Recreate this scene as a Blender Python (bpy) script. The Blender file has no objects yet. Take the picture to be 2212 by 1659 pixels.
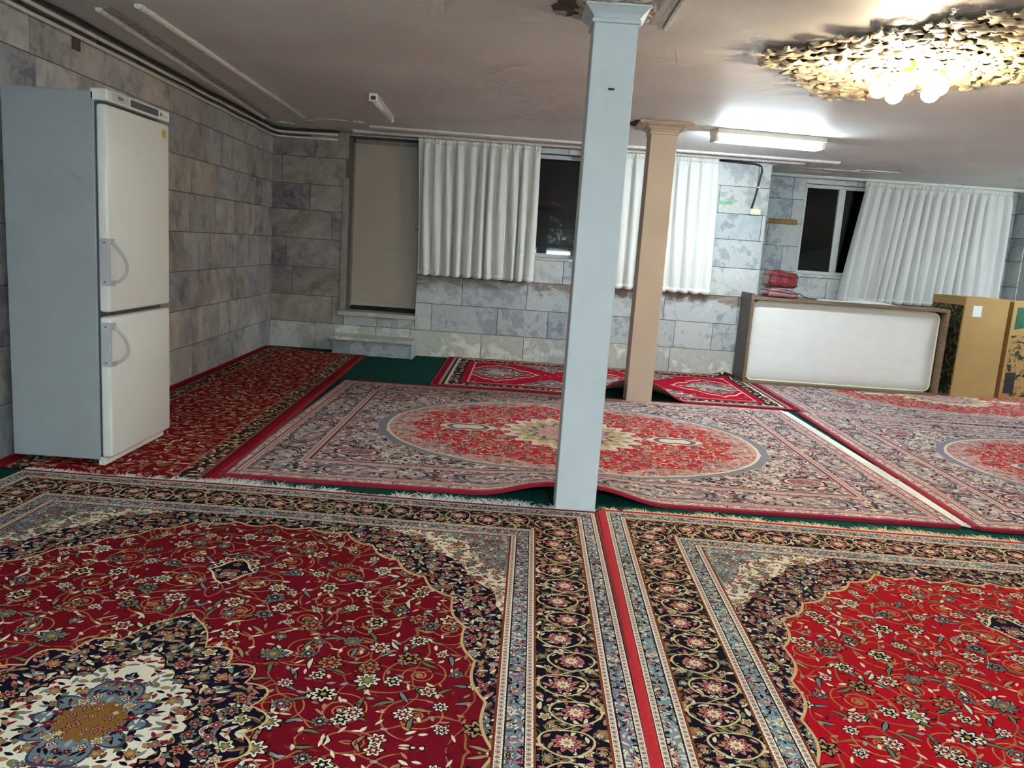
import bpy, bmesh, math, random
from mathutils import Vector, Matrix

random.seed(7)
SC = bpy.context.scene
COL = SC.collection
PI = math.pi

# ------------------------------------------------------------------ camera
W, HH = 2212.0, 1659.0
FPX, PITCH, YAW, ROLL, CAMH = 1713.2, 9.734, 0.034, 3.989, 1.3107
def _camera():
    p, y, r = (math.radians(v) for v in (PITCH, YAW, ROLL))
    fwd = Vector((math.sin(y)*math.cos(p), math.cos(y)*math.cos(p), -math.sin(p)))
    right = Vector((math.cos(y), -math.sin(y), 0)); up = right.cross(fwd)
    r2 = right*math.cos(r) + up*math.sin(r); u2 = up*math.cos(r) - right*math.sin(r)
    cd = bpy.data.cameras.new('camera'); cd.sensor_fit = 'HORIZONTAL'; cd.sensor_width = 36.0
    cd.lens = 36.0*FPX/W; cd.clip_start = 0.05; cd.clip_end = 60
    co = bpy.data.objects.new('camera', cd); COL.objects.link(co)
    b = -fwd
    co.matrix_world = Matrix(((r2.x, u2.x, b.x, 0), (r2.y, u2.y, b.y, 0), (r2.z, u2.z, b.z, CAMH), (0, 0, 0, 1)))
    SC.camera = co
_camera()

# ------------------------------------------------------------------ light levels
WORLD_LEVEL = 0.012
WARM = (1.0, 0.80, 0.52); COOL = (0.78, 0.94, 1.0)
BULB_POWER = 200.0        # emission strength of each chandelier globe
TUBE_POWER = 130.0        # fluorescent tubes in view
TUBE_ADDED_BEHIND = 185.0       # tubes of the unseen fittings added behind the camera for brightness
TUBE_ADDED_RIGHT = 110.0        # tubes of the unseen fitting added to the right of the frame
SC.view_settings.view_transform = 'Standard'
SC.view_settings.look = 'None'
SC.view_settings.gamma = 1.0
SC.view_settings.use_curve_mapping = False
SC.view_settings.exposure = 0.36
SC.cycles.max_bounces = 5; SC.cycles.diffuse_bounces = 4; SC.cycles.glossy_bounces = 2; SC.cycles.transmission_bounces = 4
SC.cycles.use_light_tree = False; SC.cycles.use_adaptive_sampling = True; SC.cycles.adaptive_threshold = 0.15; SC.cycles.adaptive_min_samples = 12
SC.cycles.caustics_reflective = False; SC.cycles.caustics_refractive = False
wd = bpy.data.worlds.new('night'); SC.world = wd; wd.use_nodes = True
wd.node_tree.nodes['Background'].inputs[0].default_value = (0.5, 0.6, 0.8, 1)
wd.node_tree.nodes['Background'].inputs[1].default_value = WORLD_LEVEL

# ------------------------------------------------------------------ room measures
H = 2.45                      # ceiling
YB, YR = 9.13, 10.31          # back wall, recessed back wall
XC = 2.72                     # corner where the back wall steps back
XLB = -2.84                   # left wall at the back corner
def xl(y): return XLB + 0.03*(YB - y)   # the left wall is a little out of square
XRIGHT, YFRONT = 6.9, -4.2

# ------------------------------------------------------------------ colour and node helpers
def lin(v):
    v /= 255.0
    return v/12.92 if v <= 0.04045 else ((v+0.055)/1.055)**2.4
def rgb(r, g, b): return (lin(r), lin(g), lin(b), 1.0)

class Gr:
    """a node graph with arithmetic on sockets"""
    def __init__(s, name):
        s.mat = bpy.data.materials.new(name); s.mat.use_nodes = True
        s.nt = s.mat.node_tree; s.bsdf = s.nt.nodes['Principled BSDF']
    def new(s, t, **k):
        n = s.nt.nodes.new(t)
        for a, b in k.items(): setattr(n, a, b)
        return n
    def put(s, inp, v):
        if isinstance(v, E): v = v.s
        if isinstance(v, (int, float)): inp.default_value = float(v)
        elif isinstance(v, tuple): inp.default_value = v if len(v) == len(inp.default_value) else v[:len(inp.default_value)]
        else: s.nt.links.new(v, inp)
    def m(s, op, *a):
        n = s.new('ShaderNodeMath', operation=op)
        for i, v in enumerate(a): s.put(n.inputs[i], v)
        return E(s, n.outputs[0])
    def mix(s, f, a, b):
        n = s.new('ShaderNodeMix', data_type='RGBA'); n.clamp_factor = True
        s.put(n.inputs[0], f); s.put(n.inputs[6], a); s.put(n.inputs[7], b)
        return n.outputs[2]
    def mul(s, a, b, f=1.0):
        n = s.new('ShaderNodeMix', data_type='RGBA', blend_type='MULTIPLY')
        s.put(n.inputs[0], f); s.put(n.inputs[6], a); s.put(n.inputs[7], b)
        return n.outputs[2]
    def ramp(s, f, stops, interp='CONSTANT'):
        n = s.new('ShaderNodeValToRGB'); cr = n.color_ramp; cr.interpolation = interp
        while len(cr.elements) < len(stops): cr.elements.new(0.5)
        for e, (p, c) in zip(cr.elements, stops): e.position = p
        for e, (p, c) in zip(cr.elements, stops): e.color = c
        s.put(n.inputs[0], f); return n.outputs[0]
    def even(s, f, cols): return s.ramp(f, [(i/len(cols), c) for i, c in enumerate(cols)])
    def xyz(s, x, y, z=0.0):
        n = s.new('ShaderNodeCombineXYZ'); s.put(n.inputs[0], x); s.put(n.inputs[1], y); s.put(n.inputs[2], z)
        return n.outputs[0]
    def sep(s, v):
        n = s.new('ShaderNodeSeparateXYZ'); s.put(n.inputs[0], v)
        return [E(s, o) for o in n.outputs]
    def coord(s, kind='Object'): return s.new('ShaderNodeTexCoord').outputs[kind]
    def pos(s): return s.new('ShaderNodeNewGeometry').outputs['Position']
    def noise(s, vec, scale, detail=2.0, rough=0.5, dist=0.0):
        n = s.new('ShaderNodeTexNoise'); s.put(n.inputs['Vector'], vec)
        n.inputs['Scale'].default_value = scale; n.inputs['Detail'].default_value = detail
        n.inputs['Roughness'].default_value = rough; n.inputs['Distortion'].default_value = dist
        return E(s, n.outputs['Fac'])
    def vor(s, x, y, scale, rand=0.8, feature='F1'):
        n = s.new('ShaderNodeTexVoronoi', voronoi_dimensions='2D', feature=feature)
        s.put(n.inputs['Vector'], s.xyz(x, y)); n.inputs['Scale'].default_value = scale
        n.inputs['Randomness'].default_value = rand
        return n
    def bump(s, h, strength, dist=0.01):
        n = s.new('ShaderNodeBump'); s.put(n.inputs['Height'], h)
        n.inputs['Strength'].default_value = strength; n.inputs['Distance'].default_value = dist
        s.nt.links.new(n.outputs[0], s.bsdf.inputs['Normal'])
    def out(s, col, rough=0.6, metal=0.0, spec=0.5):
        s.put(s.bsdf.inputs['Base Color'], col); s.put(s.bsdf.inputs['Roughness'], rough)
        s.bsdf.inputs['Metallic'].default_value = metal; s.bsdf.inputs['Specular IOR Level'].default_value = spec
        return s.mat

class E:
    def __init__(s, g, sock): s.g = g; s.s = sock
    def __add__(a, b): return a.g.m('ADD', a, b)
    __radd__ = __add__
    def __sub__(a, b): return a.g.m('SUBTRACT', a, b)
    def __rsub__(a, b): return a.g.m('SUBTRACT', b, a)
    def __mul__(a, b): return a.g.m('MULTIPLY', a, b)
    __rmul__ = __mul__
    def __truediv__(a, b): return a.g.m('DIVIDE', a, b)
    def __abs__(a): return a.g.m('ABSOLUTE', a)
    def __lt__(a, b): return a.g.m('LESS_THAN', a, b)
    def __gt__(a, b): return a.g.m('GREATER_THAN', a, b)
    def sq(a): return a.g.m('MULTIPLY', a, a)
    def sqrt(a): return a.g.m('SQRT', a)
    def sin(a): return a.g.m('SINE', a)
    def cos(a): return a.g.m('COSINE', a)
    def exp(a): return a.g.m('EXPONENT', a)
    def ln(a): return a.g.m('LOGARITHM', a, math.e)
    def floor(a): return a.g.m('FLOOR', a)
    def fract(a): return a.g.m('FRACT', a)
    def min(a, b): return a.g.m('MINIMUM', a, b)
    def max(a, b): return a.g.m('MAXIMUM', a, b)
    def pow(a, b): return a.g.m('POWER', a, b)
    def atan2(a, b): return a.g.m('ARCTAN2', a, b)

def plain(name, col, rough=0.6, metal=0.0, spec=0.5, vary=0.0, scale=8.0, bump=0.0, bscale=60.0, bdist=0.01):
    """paint, wood-grain-free plastic or metal: one colour with gentle mottling"""
    g = Gr(name); c = col
    if vary > 0:
        n = g.noise(g.pos(), scale, 4.0)
        c = g.mul(col, g.ramp(n, [(0.25, (1-vary,)*3+(1,)), (0.75, (1+vary*0.5,)*3+(1,))], 'LINEAR'))
    if bump > 0: g.bump(g.noise(g.pos(), bscale, 3.0), bump, bdist)
    return g.out(c, rough, metal, spec)

def emitter(name, col, power):
    g = Gr(name); b = g.bsdf
    b.inputs['Base Color'].default_value = (0.9, 0.9, 0.9, 1)
    b.inputs['Emission Color'].default_value = col+(1.0,); b.inputs['Emission Strength'].default_value = power
    return g.mat

# ------------------------------------------------------------------ mesh helpers
def tag(o, label=None, cat=None, group=None, kind=None):
    for k, v in (('label', label), ('category', cat), ('group', group), ('kind', kind)):
        if v: o[k] = v
    return o
def mobj(name, verts, faces, mat, parent=None, smooth=False, loc=None, rot=None):
    me = bpy.data.meshes.new(name); me.from_pydata(verts, [], faces)
    if smooth: me.polygons.foreach_set('use_smooth', [True]*len(me.polygons))
    me.materials.append(mat); me.update()
    o = bpy.data.objects.new(name, me); COL.objects.link(o)
    if parent: o.parent = parent
    if loc: o.location = loc
    if rot: o.rotation_euler = rot
    return o
def thing(name, loc, label, cat, group=None, rotz=0.0, kind=None):
    o = bpy.data.objects.new(name, None); COL.objects.link(o); o.empty_display_size = 0.1
    o.location = loc; o.rotation_euler = (0, 0, rotz)
    return tag(o, label, cat, group, kind)
def bmobj(name, bm, mat, parent=None, smooth=False, loc=None, rot=None):
    bmesh.ops.recalc_face_normals(bm, faces=bm.faces)
    me = bpy.data.meshes.new(name); bm.to_mesh(me); bm.free()
    if smooth: me.polygons.foreach_set('use_smooth', [True]*len(me.polygons))
    me.materials.append(mat)
    o = bpy.data.objects.new(name, me); COL.objects.link(o)
    if parent: o.parent = parent
    if loc: o.location = loc
    if rot: o.rotation_euler = rot
    return o
def add_box(bm, x0, x1, y0, y1, z0, z1, bev=0.0, seg=2):
    t = bmesh.new(); bmesh.ops.create_cube(t, size=1.0)
    bmesh.ops.transform(t, matrix=Matrix.Translation(((x0+x1)/2, (y0+y1)/2, (z0+z1)/2)) @ Matrix.Diagonal((x1-x0, y1-y0, z1-z0, 1)), verts=t.verts)
    if bev > 0: bmesh.ops.bevel(t, geom=list(t.edges), offset=bev, segments=seg, profile=0.5, affect='EDGES')
    merge(bm, t)
def merge(bm, t):
    vm = [bm.verts.new(v.co) for v in t.verts]
    t.verts.index_update()
    for f in t.faces:
        try: bm.faces.new([vm[v.index] for v in f.verts])
        except ValueError: pass
    t.free()
def box(name, x0, x1, y0, y1, z0, z1, mat, parent=None, bev=0.0, seg=2, smooth=False):
    bm = bmesh.new(); add_box(bm, x0, x1, y0, y1, z0, z1, bev, seg)
    return bmobj(name, bm, mat, parent, smooth)
def add_tube(bm, pts, r, n=8, cap=True):
    P = [Vector(p) for p in pts]; rings = []; ref = None
    for i, p in enumerate(P):
        d = (P[min(i+1, len(P)-1)] - P[max(i-1, 0)]).normalized()
        if ref is None: ref = Vector((0, 0, 1)) if abs(d.z) < 0.9 else Vector((1, 0, 0))
        a = d.cross(ref).normalized(); b = a.cross(d).normalized(); ref = b
        rr = r[i] if isinstance(r, (list, tuple)) else r
        rings.append([bm.verts.new(p + a*math.cos(2*PI*k/n)*rr + b*math.sin(2*PI*k/n)*rr) for k in range(n)])
    for A, B in zip(rings, rings[1:]):
        for k in range(n): bm.faces.new((A[k], A[(k+1) % n], B[(k+1) % n], B[k]))
    if cap: bm.faces.new(rings[0][::-1]); bm.faces.new(rings[-1])
def tube(name, pts, r, mat, parent=None, n=8, smooth=True):
    bm = bmesh.new(); add_tube(bm, pts, r, n); return bmobj(name, bm, mat, parent, smooth)
def add_lathe(bm, prof, n=24, c=(0, 0, 0)):
    rings = []
    for r, z in prof:
        rings.append([bm.verts.new((c[0]+r*math.cos(2*PI*k/n), c[1]+r*math.sin(2*PI*k/n), c[2]+z)) for k in range(n)])
    for A, B in zip(rings, rings[1:]):
        for k in range(n): bm.faces.new((A[k], A[(k+1) % n], B[(k+1) % n], B[k]))
    bm.faces.new(rings[0][::-1]); bm.faces.new(rings[-1])
def lathe(name, prof, mat, parent=None, n=24, c=(0, 0, 0), smooth=True):
    bm = bmesh.new(); add_lathe(bm, prof, n, c); return bmobj(name, bm, mat, parent, smooth)
def sphere(name, c, r, mat, parent=None, sub=3, squash=(1, 1, 1)):
    bm = bmesh.new(); bmesh.ops.create_icosphere(bm, subdivisions=sub, radius=r)
    for v in bm.verts: v.co = Vector((v.co.x*squash[0]+c[0], v.co.y*squash[1]+c[1], v.co.z*squash[2]+c[2]))
    return bmobj(name, bm, mat, parent, True)
def prism(name, prof, a, b, mat, parent=None, jag=0.0, seg=1):
    """moulding: a profile (u across, w down) swept from a to b; across is to the right of the run"""
    a, b = Vector(a), Vector(b); d = (b-a).normalized(); side = Vector((d.y, -d.x, 0)); bm = bmesh.new(); rings = []
    for i in range(seg+1):
        p = a.lerp(b, i/seg)
        rings.append([bm.verts.new(p + side*u + Vector((0, 0, w)) + Vector((random.uniform(-jag, jag), random.uniform(-jag, jag), random.uniform(-jag, 0)))) for u, w in prof])
    n = len(prof)
    for A, B in zip(rings, rings[1:]):
        for k in range(n): bm.faces.new((A[k], A[(k+1) % n], B[(k+1) % n], B[k]))
    bm.faces.new(rings[0][::-1]); bm.faces.new(rings[-1])
    return bmobj(name, bm, mat, parent)

# ------------------------------------------------------------------ Persian rug materials
CREAM = rgb(222, 208, 176); GOLD = rgb(178, 138, 78); TAN = rgb(170, 128, 92); ROSE = rgb(186, 112, 108)
SLATE = rgb(122, 122, 120); SKY = rgb(148, 154, 150); OLIVE = rgb(112, 110, 78); NAVY = rgb(18, 13, 30)
BLACK = rgb(20, 12, 16); WINE = rgb(120, 22, 40); IVORY = rgb(226, 216, 192); BROWN = rgb(110, 66, 34)

GROUPS = {}
class GrGroup(Gr):
    """a reusable node group: inputs by name, one colour result"""
    def __init__(s, name, ins):
        s.nt = bpy.data.node_groups.new(name, 'ShaderNodeTree')
        for n, k in ins: s.nt.interface.new_socket(n, in_out='INPUT', socket_type='NodeSocketColor' if k == 'c' else 'NodeSocketFloat')
        s.nt.interface.new_socket('Color', in_out='OUTPUT', socket_type='NodeSocketColor')
        gi = s.nt.nodes.new('NodeGroupInput'); s.go = s.nt.nodes.new('NodeGroupOutput')
        s.i = {n: (gi.outputs[n] if k == 'c' else E(s, gi.outputs[n])) for n, k in ins}
    def done(s, col): s.put(s.go.inputs[0], col); return s.nt
    def vorx(s, x, y, scale, rand, feature='F1'):
        n = s.new('ShaderNodeTexVoronoi', voronoi_dimensions='2D', feature=feature)
        s.put(n.inputs['Vector'], s.xyz(x, y)); s.put(n.inputs['Scale'], scale); s.put(n.inputs['Randomness'], rand)
        return n
    def pick(s, f, cols):
        c = cols[0]
        for k in range(1, len(cols)): c = s.mix(f > k/len(cols), c, cols[k])
        return c
def use(g, key, make, **vals):
    if key not in GROUPS: GROUPS[key] = make()
    n = g.new('ShaderNodeGroup'); n.node_tree = GROUPS[key]
    for k, v in vals.items(): g.put(n.inputs[k], v)
    return n.outputs[0]

def _flower_group():
    g = GrGroup('rug_flowers', [('base', 'c'), ('x', 'f'), ('y', 'f'), ('scale', 'f'), ('R', 'f'), ('seed', 'f'), ('rand', 'f'), ('p0', 'f'), ('p1', 'f'), ('outline', 'c')] +
                [(k, 'c') for k in ('a0', 'a1', 'a2', 'a3', 'b0', 'b1', 'b2', 'd0', 'd1')])
    i = g.i; sx, sy = i['x']+i['seed'], i['y']+i['seed']*0.37
    v = g.vorx(sx, sy, i['scale'], i['rand'])
    px, py, _ = g.sep(v.outputs['Position']); c1, c2, c3 = g.sep(v.outputs['Color'])
    dx, dy = sx-px, sy-py
    r = (dx.sq()+dy.sq()).sqrt()
    pet = (dy.atan2(dx)*((c1*i['p1']).floor()+i['p0'])+c2*6.28).cos()*0.2+0.8
    q = r/(pet*((c3*0.65+0.6)*i['R']))
    col = g.mix(q < 1.22, i['base'], i['outline'])
    col = g.mix(q < 1.0, col, g.pick(c1, [i['a0'], i['a1'], i['a2'], i['a3']]))
    col = g.mix(abs(q-0.61) < 0.05, col, i['outline'])
    col = g.mix(q < 0.56, col, g.pick(c2, [i['b0'], i['b1'], i['b2']]))
    return g.done(g.mix(q < 0.26, col, g.pick(c3, [i['d0'], i['d1']])))
def cyc(p, n): return [p[k % len(p)] for k in range(n)]
def flowers(g, base, x, y, scale, R, seed, pals, rand=0.75, outline=None, petals=(5, 3)):
    A, B, D = cyc(pals[0], 4), cyc(pals[1], 3), cyc(pals[2], 2)
    return use(g, 'flower', _flower_group, base=base, x=x, y=y, scale=scale, R=R, seed=seed, rand=rand, p0=petals[0], p1=petals[1], outline=outline or BLACK,
               a0=A[0], a1=A[1], a2=A[2], a3=A[3], b0=B[0], b1=B[1], b2=B[2], d0=D[0], d1=D[1])

def _leaf_group():
    g = GrGroup('rug_leaves', [('base', 'c'), ('x', 'f'), ('y', 'f'), ('scale', 'f'), ('L', 'f'), ('B', 'f'), ('seed', 'f'), ('rand', 'f'), ('bend', 'f'), ('ow', 'f'), ('keep', 'f'), ('gate', 'f'), ('outline', 'c')] +
                [('a%d' % k, 'c') for k in range(4)])
    i = g.i; sx, sy = i['x']+i['seed'], i['y']-i['seed']*0.61
    v = g.vorx(sx, sy, i['scale'], i['rand'])
    px, py, _ = g.sep(v.outputs['Position']); c1, c2, c3 = g.sep(v.outputs['Color'])
    dx, dy = sx-px, sy-py
    t = c1*6.283; ca, sa = t.cos(), t.sin()
    u = dx*ca+dy*sa; w = dy*ca-dx*sa+u.sq()*((c2-0.5)*2.0*i['bend'])
    k = 1.0-(u/((c3*0.6+0.6)*i['L'])).sq()
    q = abs(w)/(k.max(0.001)*i['B'])+(c3 < i['keep'])*9.0+(1.0-i['gate'])*9.0
    col = g.mix(q < i['ow'], i['base'], i['outline'])
    return g.done(g.mix(q < 1.0, col, g.pick(c2, [i['a%d' % k] for k in range(4)])))
def leaves(g, base, x, y, scale, L, B, seed, pal, rand=0.9, bend=7.0, outline=None, keep=0.0, gate=None):
    P = cyc(pal, 4)
    return use(g, 'leaf', _leaf_group, base=base, x=x, y=y, scale=scale, L=L, B=B, seed=seed, rand=rand, bend=bend, ow=1.7 if outline is not None else 0.0,
               keep=keep, gate=1.0 if gate is None else gate, outline=outline or BLACK, a0=P[0], a1=P[1], a2=P[2], a3=P[3])

def _scroll_group():
    g = GrGroup('rug_scrolls', [('base', 'c'), ('x', 'f'), ('y', 'f'), ('scale', 'f'), ('seed', 'f'), ('width', 'f'), ('line', 'c')])
    i = g.i; sx, sy = i['x']+i['seed'], i['y']+i['seed']
    v = g.vorx(sx, sy, i['scale'], 0.5)
    px, py, _ = g.sep(v.outputs['Position']); c1, c2, c3 = g.sep(v.outputs['Color'])
    dx, dy = sx-px, sy-py
    r = (dx.sq()+dy.sq()).sqrt(); sgn = (c1 > 0.5)*2.0-1.0
    ph = ((r*i['scale']+0.02).ln()*1.5+dy.atan2(dx)*sgn*(1/(2*PI))+c2).fract()
    return g.done(g.mix((abs(ph-0.5)*r < i['width']*0.9)*(r*i['scale'] < 0.5), i['base'], i['line']))
def scrolls(g, base, x, y, scale, seed, colr, width):
    return use(g, 'scroll', _scroll_group, base=base, x=x, y=y, scale=scale, seed=seed, width=width, line=colr)

def _stem_group():
    g = GrGroup('rug_stems', [('base', 'c'), ('x', 'f'), ('y', 'f'), ('scale', 'f'), ('width', 'f'), ('line', 'c')])
    i = g.i; x, y = i['x'], i['y']
    nz = g.noise(g.xyz(x, y, 0.0), 5.0, 1.0); nz2 = g.noise(g.xyz(y, x, 3.3), 5.0, 1.0)
    v = g.vorx(x+(nz-0.5)*0.24, y+(nz2-0.5)*0.24, i['scale'], 1.0, 'DISTANCE_TO_EDGE')
    return g.done(g.mix(E(g, v.outputs['Distance']) < i['width']*i['scale'], i['base'], i['line']))
def stems(g, base, x, y, scale, colr, width):
    return use(g, 'stem', _stem_group, base=base, x=x, y=y, scale=scale, width=width, line=colr)

def _bead_group():
    g = GrGroup('rug_beads', [('s', 'f'), ('e', 'f'), ('ec', 'f'), ('w', 'f'), ('p', 'f'), ('base', 'c'), ('dark', 'c'), ('dot', 'c')])
    i = g.i; pw = i['p']/i['w']
    u = ((i['s']/i['p']).fract()-0.5)*pw; v = (i['e']-i['ec'])/i['w']
    rr = u.sq()+v.sq()
    c = g.mix(rr < 0.13, i['base'], i['dark']); c = g.mix(rr < 0.07, c, i['dot']); c = g.mix(rr < 0.02, c, i['dark'])
    return g.done(g.mix(abs(u) > pw*0.5-0.05, c, i['dark']))
def band_beads(g, s, e, ec, w, p, base, dark, dot):
    return use(g, 'bead', _bead_group, s=s, e=e, ec=ec, w=w, p=p, base=base, dark=dark, dot=dot)

def band_main(g, s, e, ec, w, p, ground, line, pals, fine):
    c = leaves(g, ground, s, e, 26.0*fine, 0.022/fine, 0.007/fine, 4.7, [CREAM, TAN, OLIVE, ROSE])
    c = flowers(g, c, s, e, 19.0*fine, 0.016/fine, 2.3, pals, rand=0.9)
    c = scrolls(g, c, s, e, 10.0, 3.9, rgb(150, 118, 78), 0.0016)
    # a waving vine that loops round a palmette in every repeat
    wav = (s*(PI/p)).sin()
    c = g.mix(abs(e-ec-wav*(w*0.36)) < 0.0034, c, line)
    k = (s/p).floor(); u = s-(k+0.5)*p
    alt = (k*0.5).fract()*4.0-1.0
    v = e-ec+alt*(w*0.08); va = v.atan2(u)
    el = ((u/(p*0.40)).sq()+(v/(w*0.38)).sq()).sqrt()+(va*3.0).cos()*0.06
    c = g.mix(abs(el-1.0) < 0.042, c, line)
    c = g.mix(el < 0.93, c, ground)
    c = leaves(g, c, s, e, 34.0*fine, 0.018/fine, 0.006/fine, 9.1, [CREAM, GOLD, ROSE, CREAM], gate=el < 0.9)
    pq = ((u.sq()+v.sq()).sqrt())/((w*0.22)*((va*9.0).cos()*0.18+0.82))
    c = g.mix(pq < 1.12, c, BLACK); c = g.mix(pq < 0.98, c, pals[0][0]); c = g.mix(pq < 0.7, c, WINE)
    c = g.mix(pq < 0.55, c, pals[0][1]); return g.mix(pq < 0.22, c, GOLD)

def weave(g, col, amt=0.16):
    p = g.coord('Object')
    n = g.noise(p, 260.0, 2.0); n2 = g.noise(p, 2.2, 3.0)
    c = g.mul(col, g.ramp(n, [(0.3, (1-amt,)*3+(1,)), (0.7, (1+amt*0.4,)*3+(1,))], 'LINEAR'))
    c = g.mul(c, g.ramp(n2, [(0.3, (0.86, 0.86, 0.87, 1)), (0.7, (1, 1, 1, 1))], 'LINEAR'))
    g.bump(g.noise(p, 420.0, 2.0), 0.35, 0.004)
    return g.out(c, 0.95, 0.0, 0.06)

def edge_coords(g, x, y, hx, hy):
    X, Y = abs(x), abs(y)
    ex, ey = hx-X, hy-Y
    side = ex < ey
    e = ex.min(ey); s = side*Y+(1.0-side)*X
    return X, Y, e, s

def kashan_field(g, X, Y, red):
    fld = stems(g, red, X, Y, 5.2, rgb(150, 96, 62), 0.0032)
    fld = scrolls(g, fld, X, Y, 4.4, 1.7, rgb(176, 120, 72), 0.0036)
    fld = leaves(g, fld, X, Y, 13.0, 0.034, 0.0065, 5.5, [CREAM, SLATE, TAN, OLIVE], outline=BLACK, keep=0.35)
    fld = leaves(g, fld, X, Y, 22.0, 0.016, 0.0045, 3.4, [TAN, rgb(110, 50, 40), CREAM, rgb(80, 16, 24)], keep=0.4)
    fld = leaves(g, fld, X, Y, 15.0, 0.015, 0.006, 8.8, [CREAM, IVORY, SKY, TAN], bend=14.0, keep=0.2)
    return flowers(g, fld, X, Y, 8.6, 0.033, 3.1, ([CREAM, TAN, IVORY, SLATE], [WINE, OLIVE, BLACK], [CREAM, GOLD]), petals=(6, 4))

def rug_kashan(name, hx, hy, red, blue, A, B, npow):
    """medallion rug in three woven zones: centre medallion, scalloped red field with corners, border stripes"""
    out = []
    # ---- centre: medallion pointed along the length
    g = Gr(name+'_medallion'); x, y, z = g.sep(g.coord('Object')); X, Y = abs(x), abs(y)
    ang = X.atan2(Y); r = (X.sq()+Y.sq()).sqrt()
    rm = (ang*-6.0).exp()*0.23+0.40+abs((ang*10.0).sin())*0.05
    med = leaves(g, NAVY, X, Y, 27.0, 0.026, 0.007, 1.9, [CREAM, ROSE, TAN, SLATE])
    med = leaves(g, med, X, Y, 31.0, 0.018, 0.005, 6.4, [ROSE, OLIVE, CREAM, BROWN])
    med = flowers(g, med, X, Y, 14.0, 0.023, 7.7, ([CREAM, ROSE, SLATE, TAN], [WINE, GOLD, OLIVE], [CREAM, GOLD]))
    rw = (ang*-4.0).exp()*0.13+0.235+abs((ang*13.0).sin())*0.025
    wht = leaves(g, IVORY, X, Y, 22.0, 0.024, 0.0095, 4.2, [WINE, NAVY, TAN, OLIVE])
    wht = leaves(g, wht, X, Y, 30.0, 0.02, 0.006, 2.6, [NAVY, BROWN, WINE, SLATE])
    wht = flowers(g, wht, X, Y, 13.0, 0.018, 1.2, ([TAN, ROSE, SLATE], [WINE, GOLD, OLIVE], [CREAM, GOLD]))
    med = g.mix(r < rw, med, wht); med = g.mix(abs(r-rw) < 0.005, med, BLACK)
    rb_ = (ang*-3.0).exp()*0.085+0.10+abs((ang*5.0).sin())*0.05
    blu = leaves(g, rgb(104, 118, 124), X, Y, 32.0, 0.02, 0.005, 3.8, [NAVY, CREAM, WINE, SKY])
    blu = flowers(g, blu, X, Y, 24.0, 0.015, 5.8, ([CREAM, TAN, WINE], [WINE, GOLD, NAVY], [CREAM, GOLD]))
    med = g.mix(r < rb_, med, blu); med = g.mix(abs(r-rb_) < 0.005, med, rgb(60, 62, 80))
    rg = abs((ang*9.0).sin())*0.012+0.08
    med = g.mix(r < rg, med, flowers(g, rgb(132, 92, 42), x, y, 28.0, 0.014, 3.3, ([TAN, GOLD, ROSE], [WINE, CREAM], [CREAM, GOLD])))
    col = g.mix(r < rm, kashan_field(g, X, Y, red), med)
    col = g.mix(abs(r-rm) < 0.004, col, rgb(214, 180, 130))
    out.append(weave(g, col))
    # ---- field and corners
    g = Gr(name+'_field'); x, y, z = g.sep(g.coord('Object')); X, Y = abs(x), abs(y)
    q = ((X/A).pow(npow)+(Y/B).pow(npow)).pow(1.0/npow)
    phi = (Y/B).atan2(X/A)
    qs = q+abs((phi*20.0).sin())*0.024+abs((phi*5.0).sin())*0.034
    crn = g.mix(q+abs((phi*16.0).sin())*0.03 > 1.15, NAVY, IVORY)
    crn = g.mix(q+abs((phi*11.0).sin())*0.05 > 1.26, crn, blue)
    crn = g.mix(q > 1.42, crn, rgb(150, 96, 60))
    crn = leaves(g, crn, X, Y, 28.0, 0.024, 0.0075, 2.9, [ROSE, TAN, SLATE, OLIVE])
    crn = leaves(g, crn, X, Y, 33.0, 0.016, 0.005, 7.1, [CREAM, BROWN, CREAM, WINE])
    crn = flowers(g, crn, X, Y, 17.0, 0.021, 6.3, ([TAN, ROSE, SLATE, CREAM], [WINE, SLATE, OLIVE], [CREAM, GOLD]))
    col = g.mix(qs < 1.0, crn, kashan_field(g, X, Y, red))
    col = g.mix(abs(qs-1.004) < 0.0045, col, rgb(206, 166, 118))
    py = abs(Y-0.985)
    pd = X/0.085+py/0.115+(py*60.0).sin()*0.06
    col = g.mix(pd < 1.1, col, CREAM)
    pf = flowers(g, NAVY, X, Y, 24.0, 0.018, 1.3, ([ROSE, TAN, CREAM], [WINE, OLIVE], [CREAM, GOLD]))
    col = g.mix(pd < 0.98, col, pf)
    out.append(weave(g, col))
    # ---- border stripes, from the field outwards
    g = Gr(name+'_border'); x, y, z = g.sep(g.coord('Object'))
    X, Y, e, s = edge_coords(g, x, y, hx, hy)
    dk = rgb(46, 26, 26); gd = ([IVORY, ROSE, CREAM], [WINE, NAVY, GOLD], [CREAM, GOLD])
    def guard_bead(c, e1, e0): return g.mix(e < e1, c, band_beads(g, s, e, (e0+e1)/2, e1-e0, 0.021, rgb(236, 228, 212), rgb(120, 66, 48), rgb(206, 164, 140)))
    gf = flowers(g, blue, s, e, 24.0, 0.014, 5.1, gd, rand=0.55)
    gf = leaves(g, gf, s, e, 40.0, 0.014, 0.0045, 2.1, [NAVY, CREAM, WINE, rgb(70, 80, 90)])
    gf = leaves(g, gf, s, e, 52.0, 0.011, 0.0035, 6.7, [CREAM, NAVY, rgb(160, 172, 176), ROSE])
    col = guard_bead(rgb(120, 52, 28), 0.414, 0.394)
    col = g.mix(e < 0.392, col, dk); col = g.mix(e < 0.387, col, gf); col = g.mix(e < 0.337, col, dk)
    col = guard_bead(col, 0.333, 0.313)
    col = g.mix(e < 0.311, col, rgb(130, 62, 30))
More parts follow.
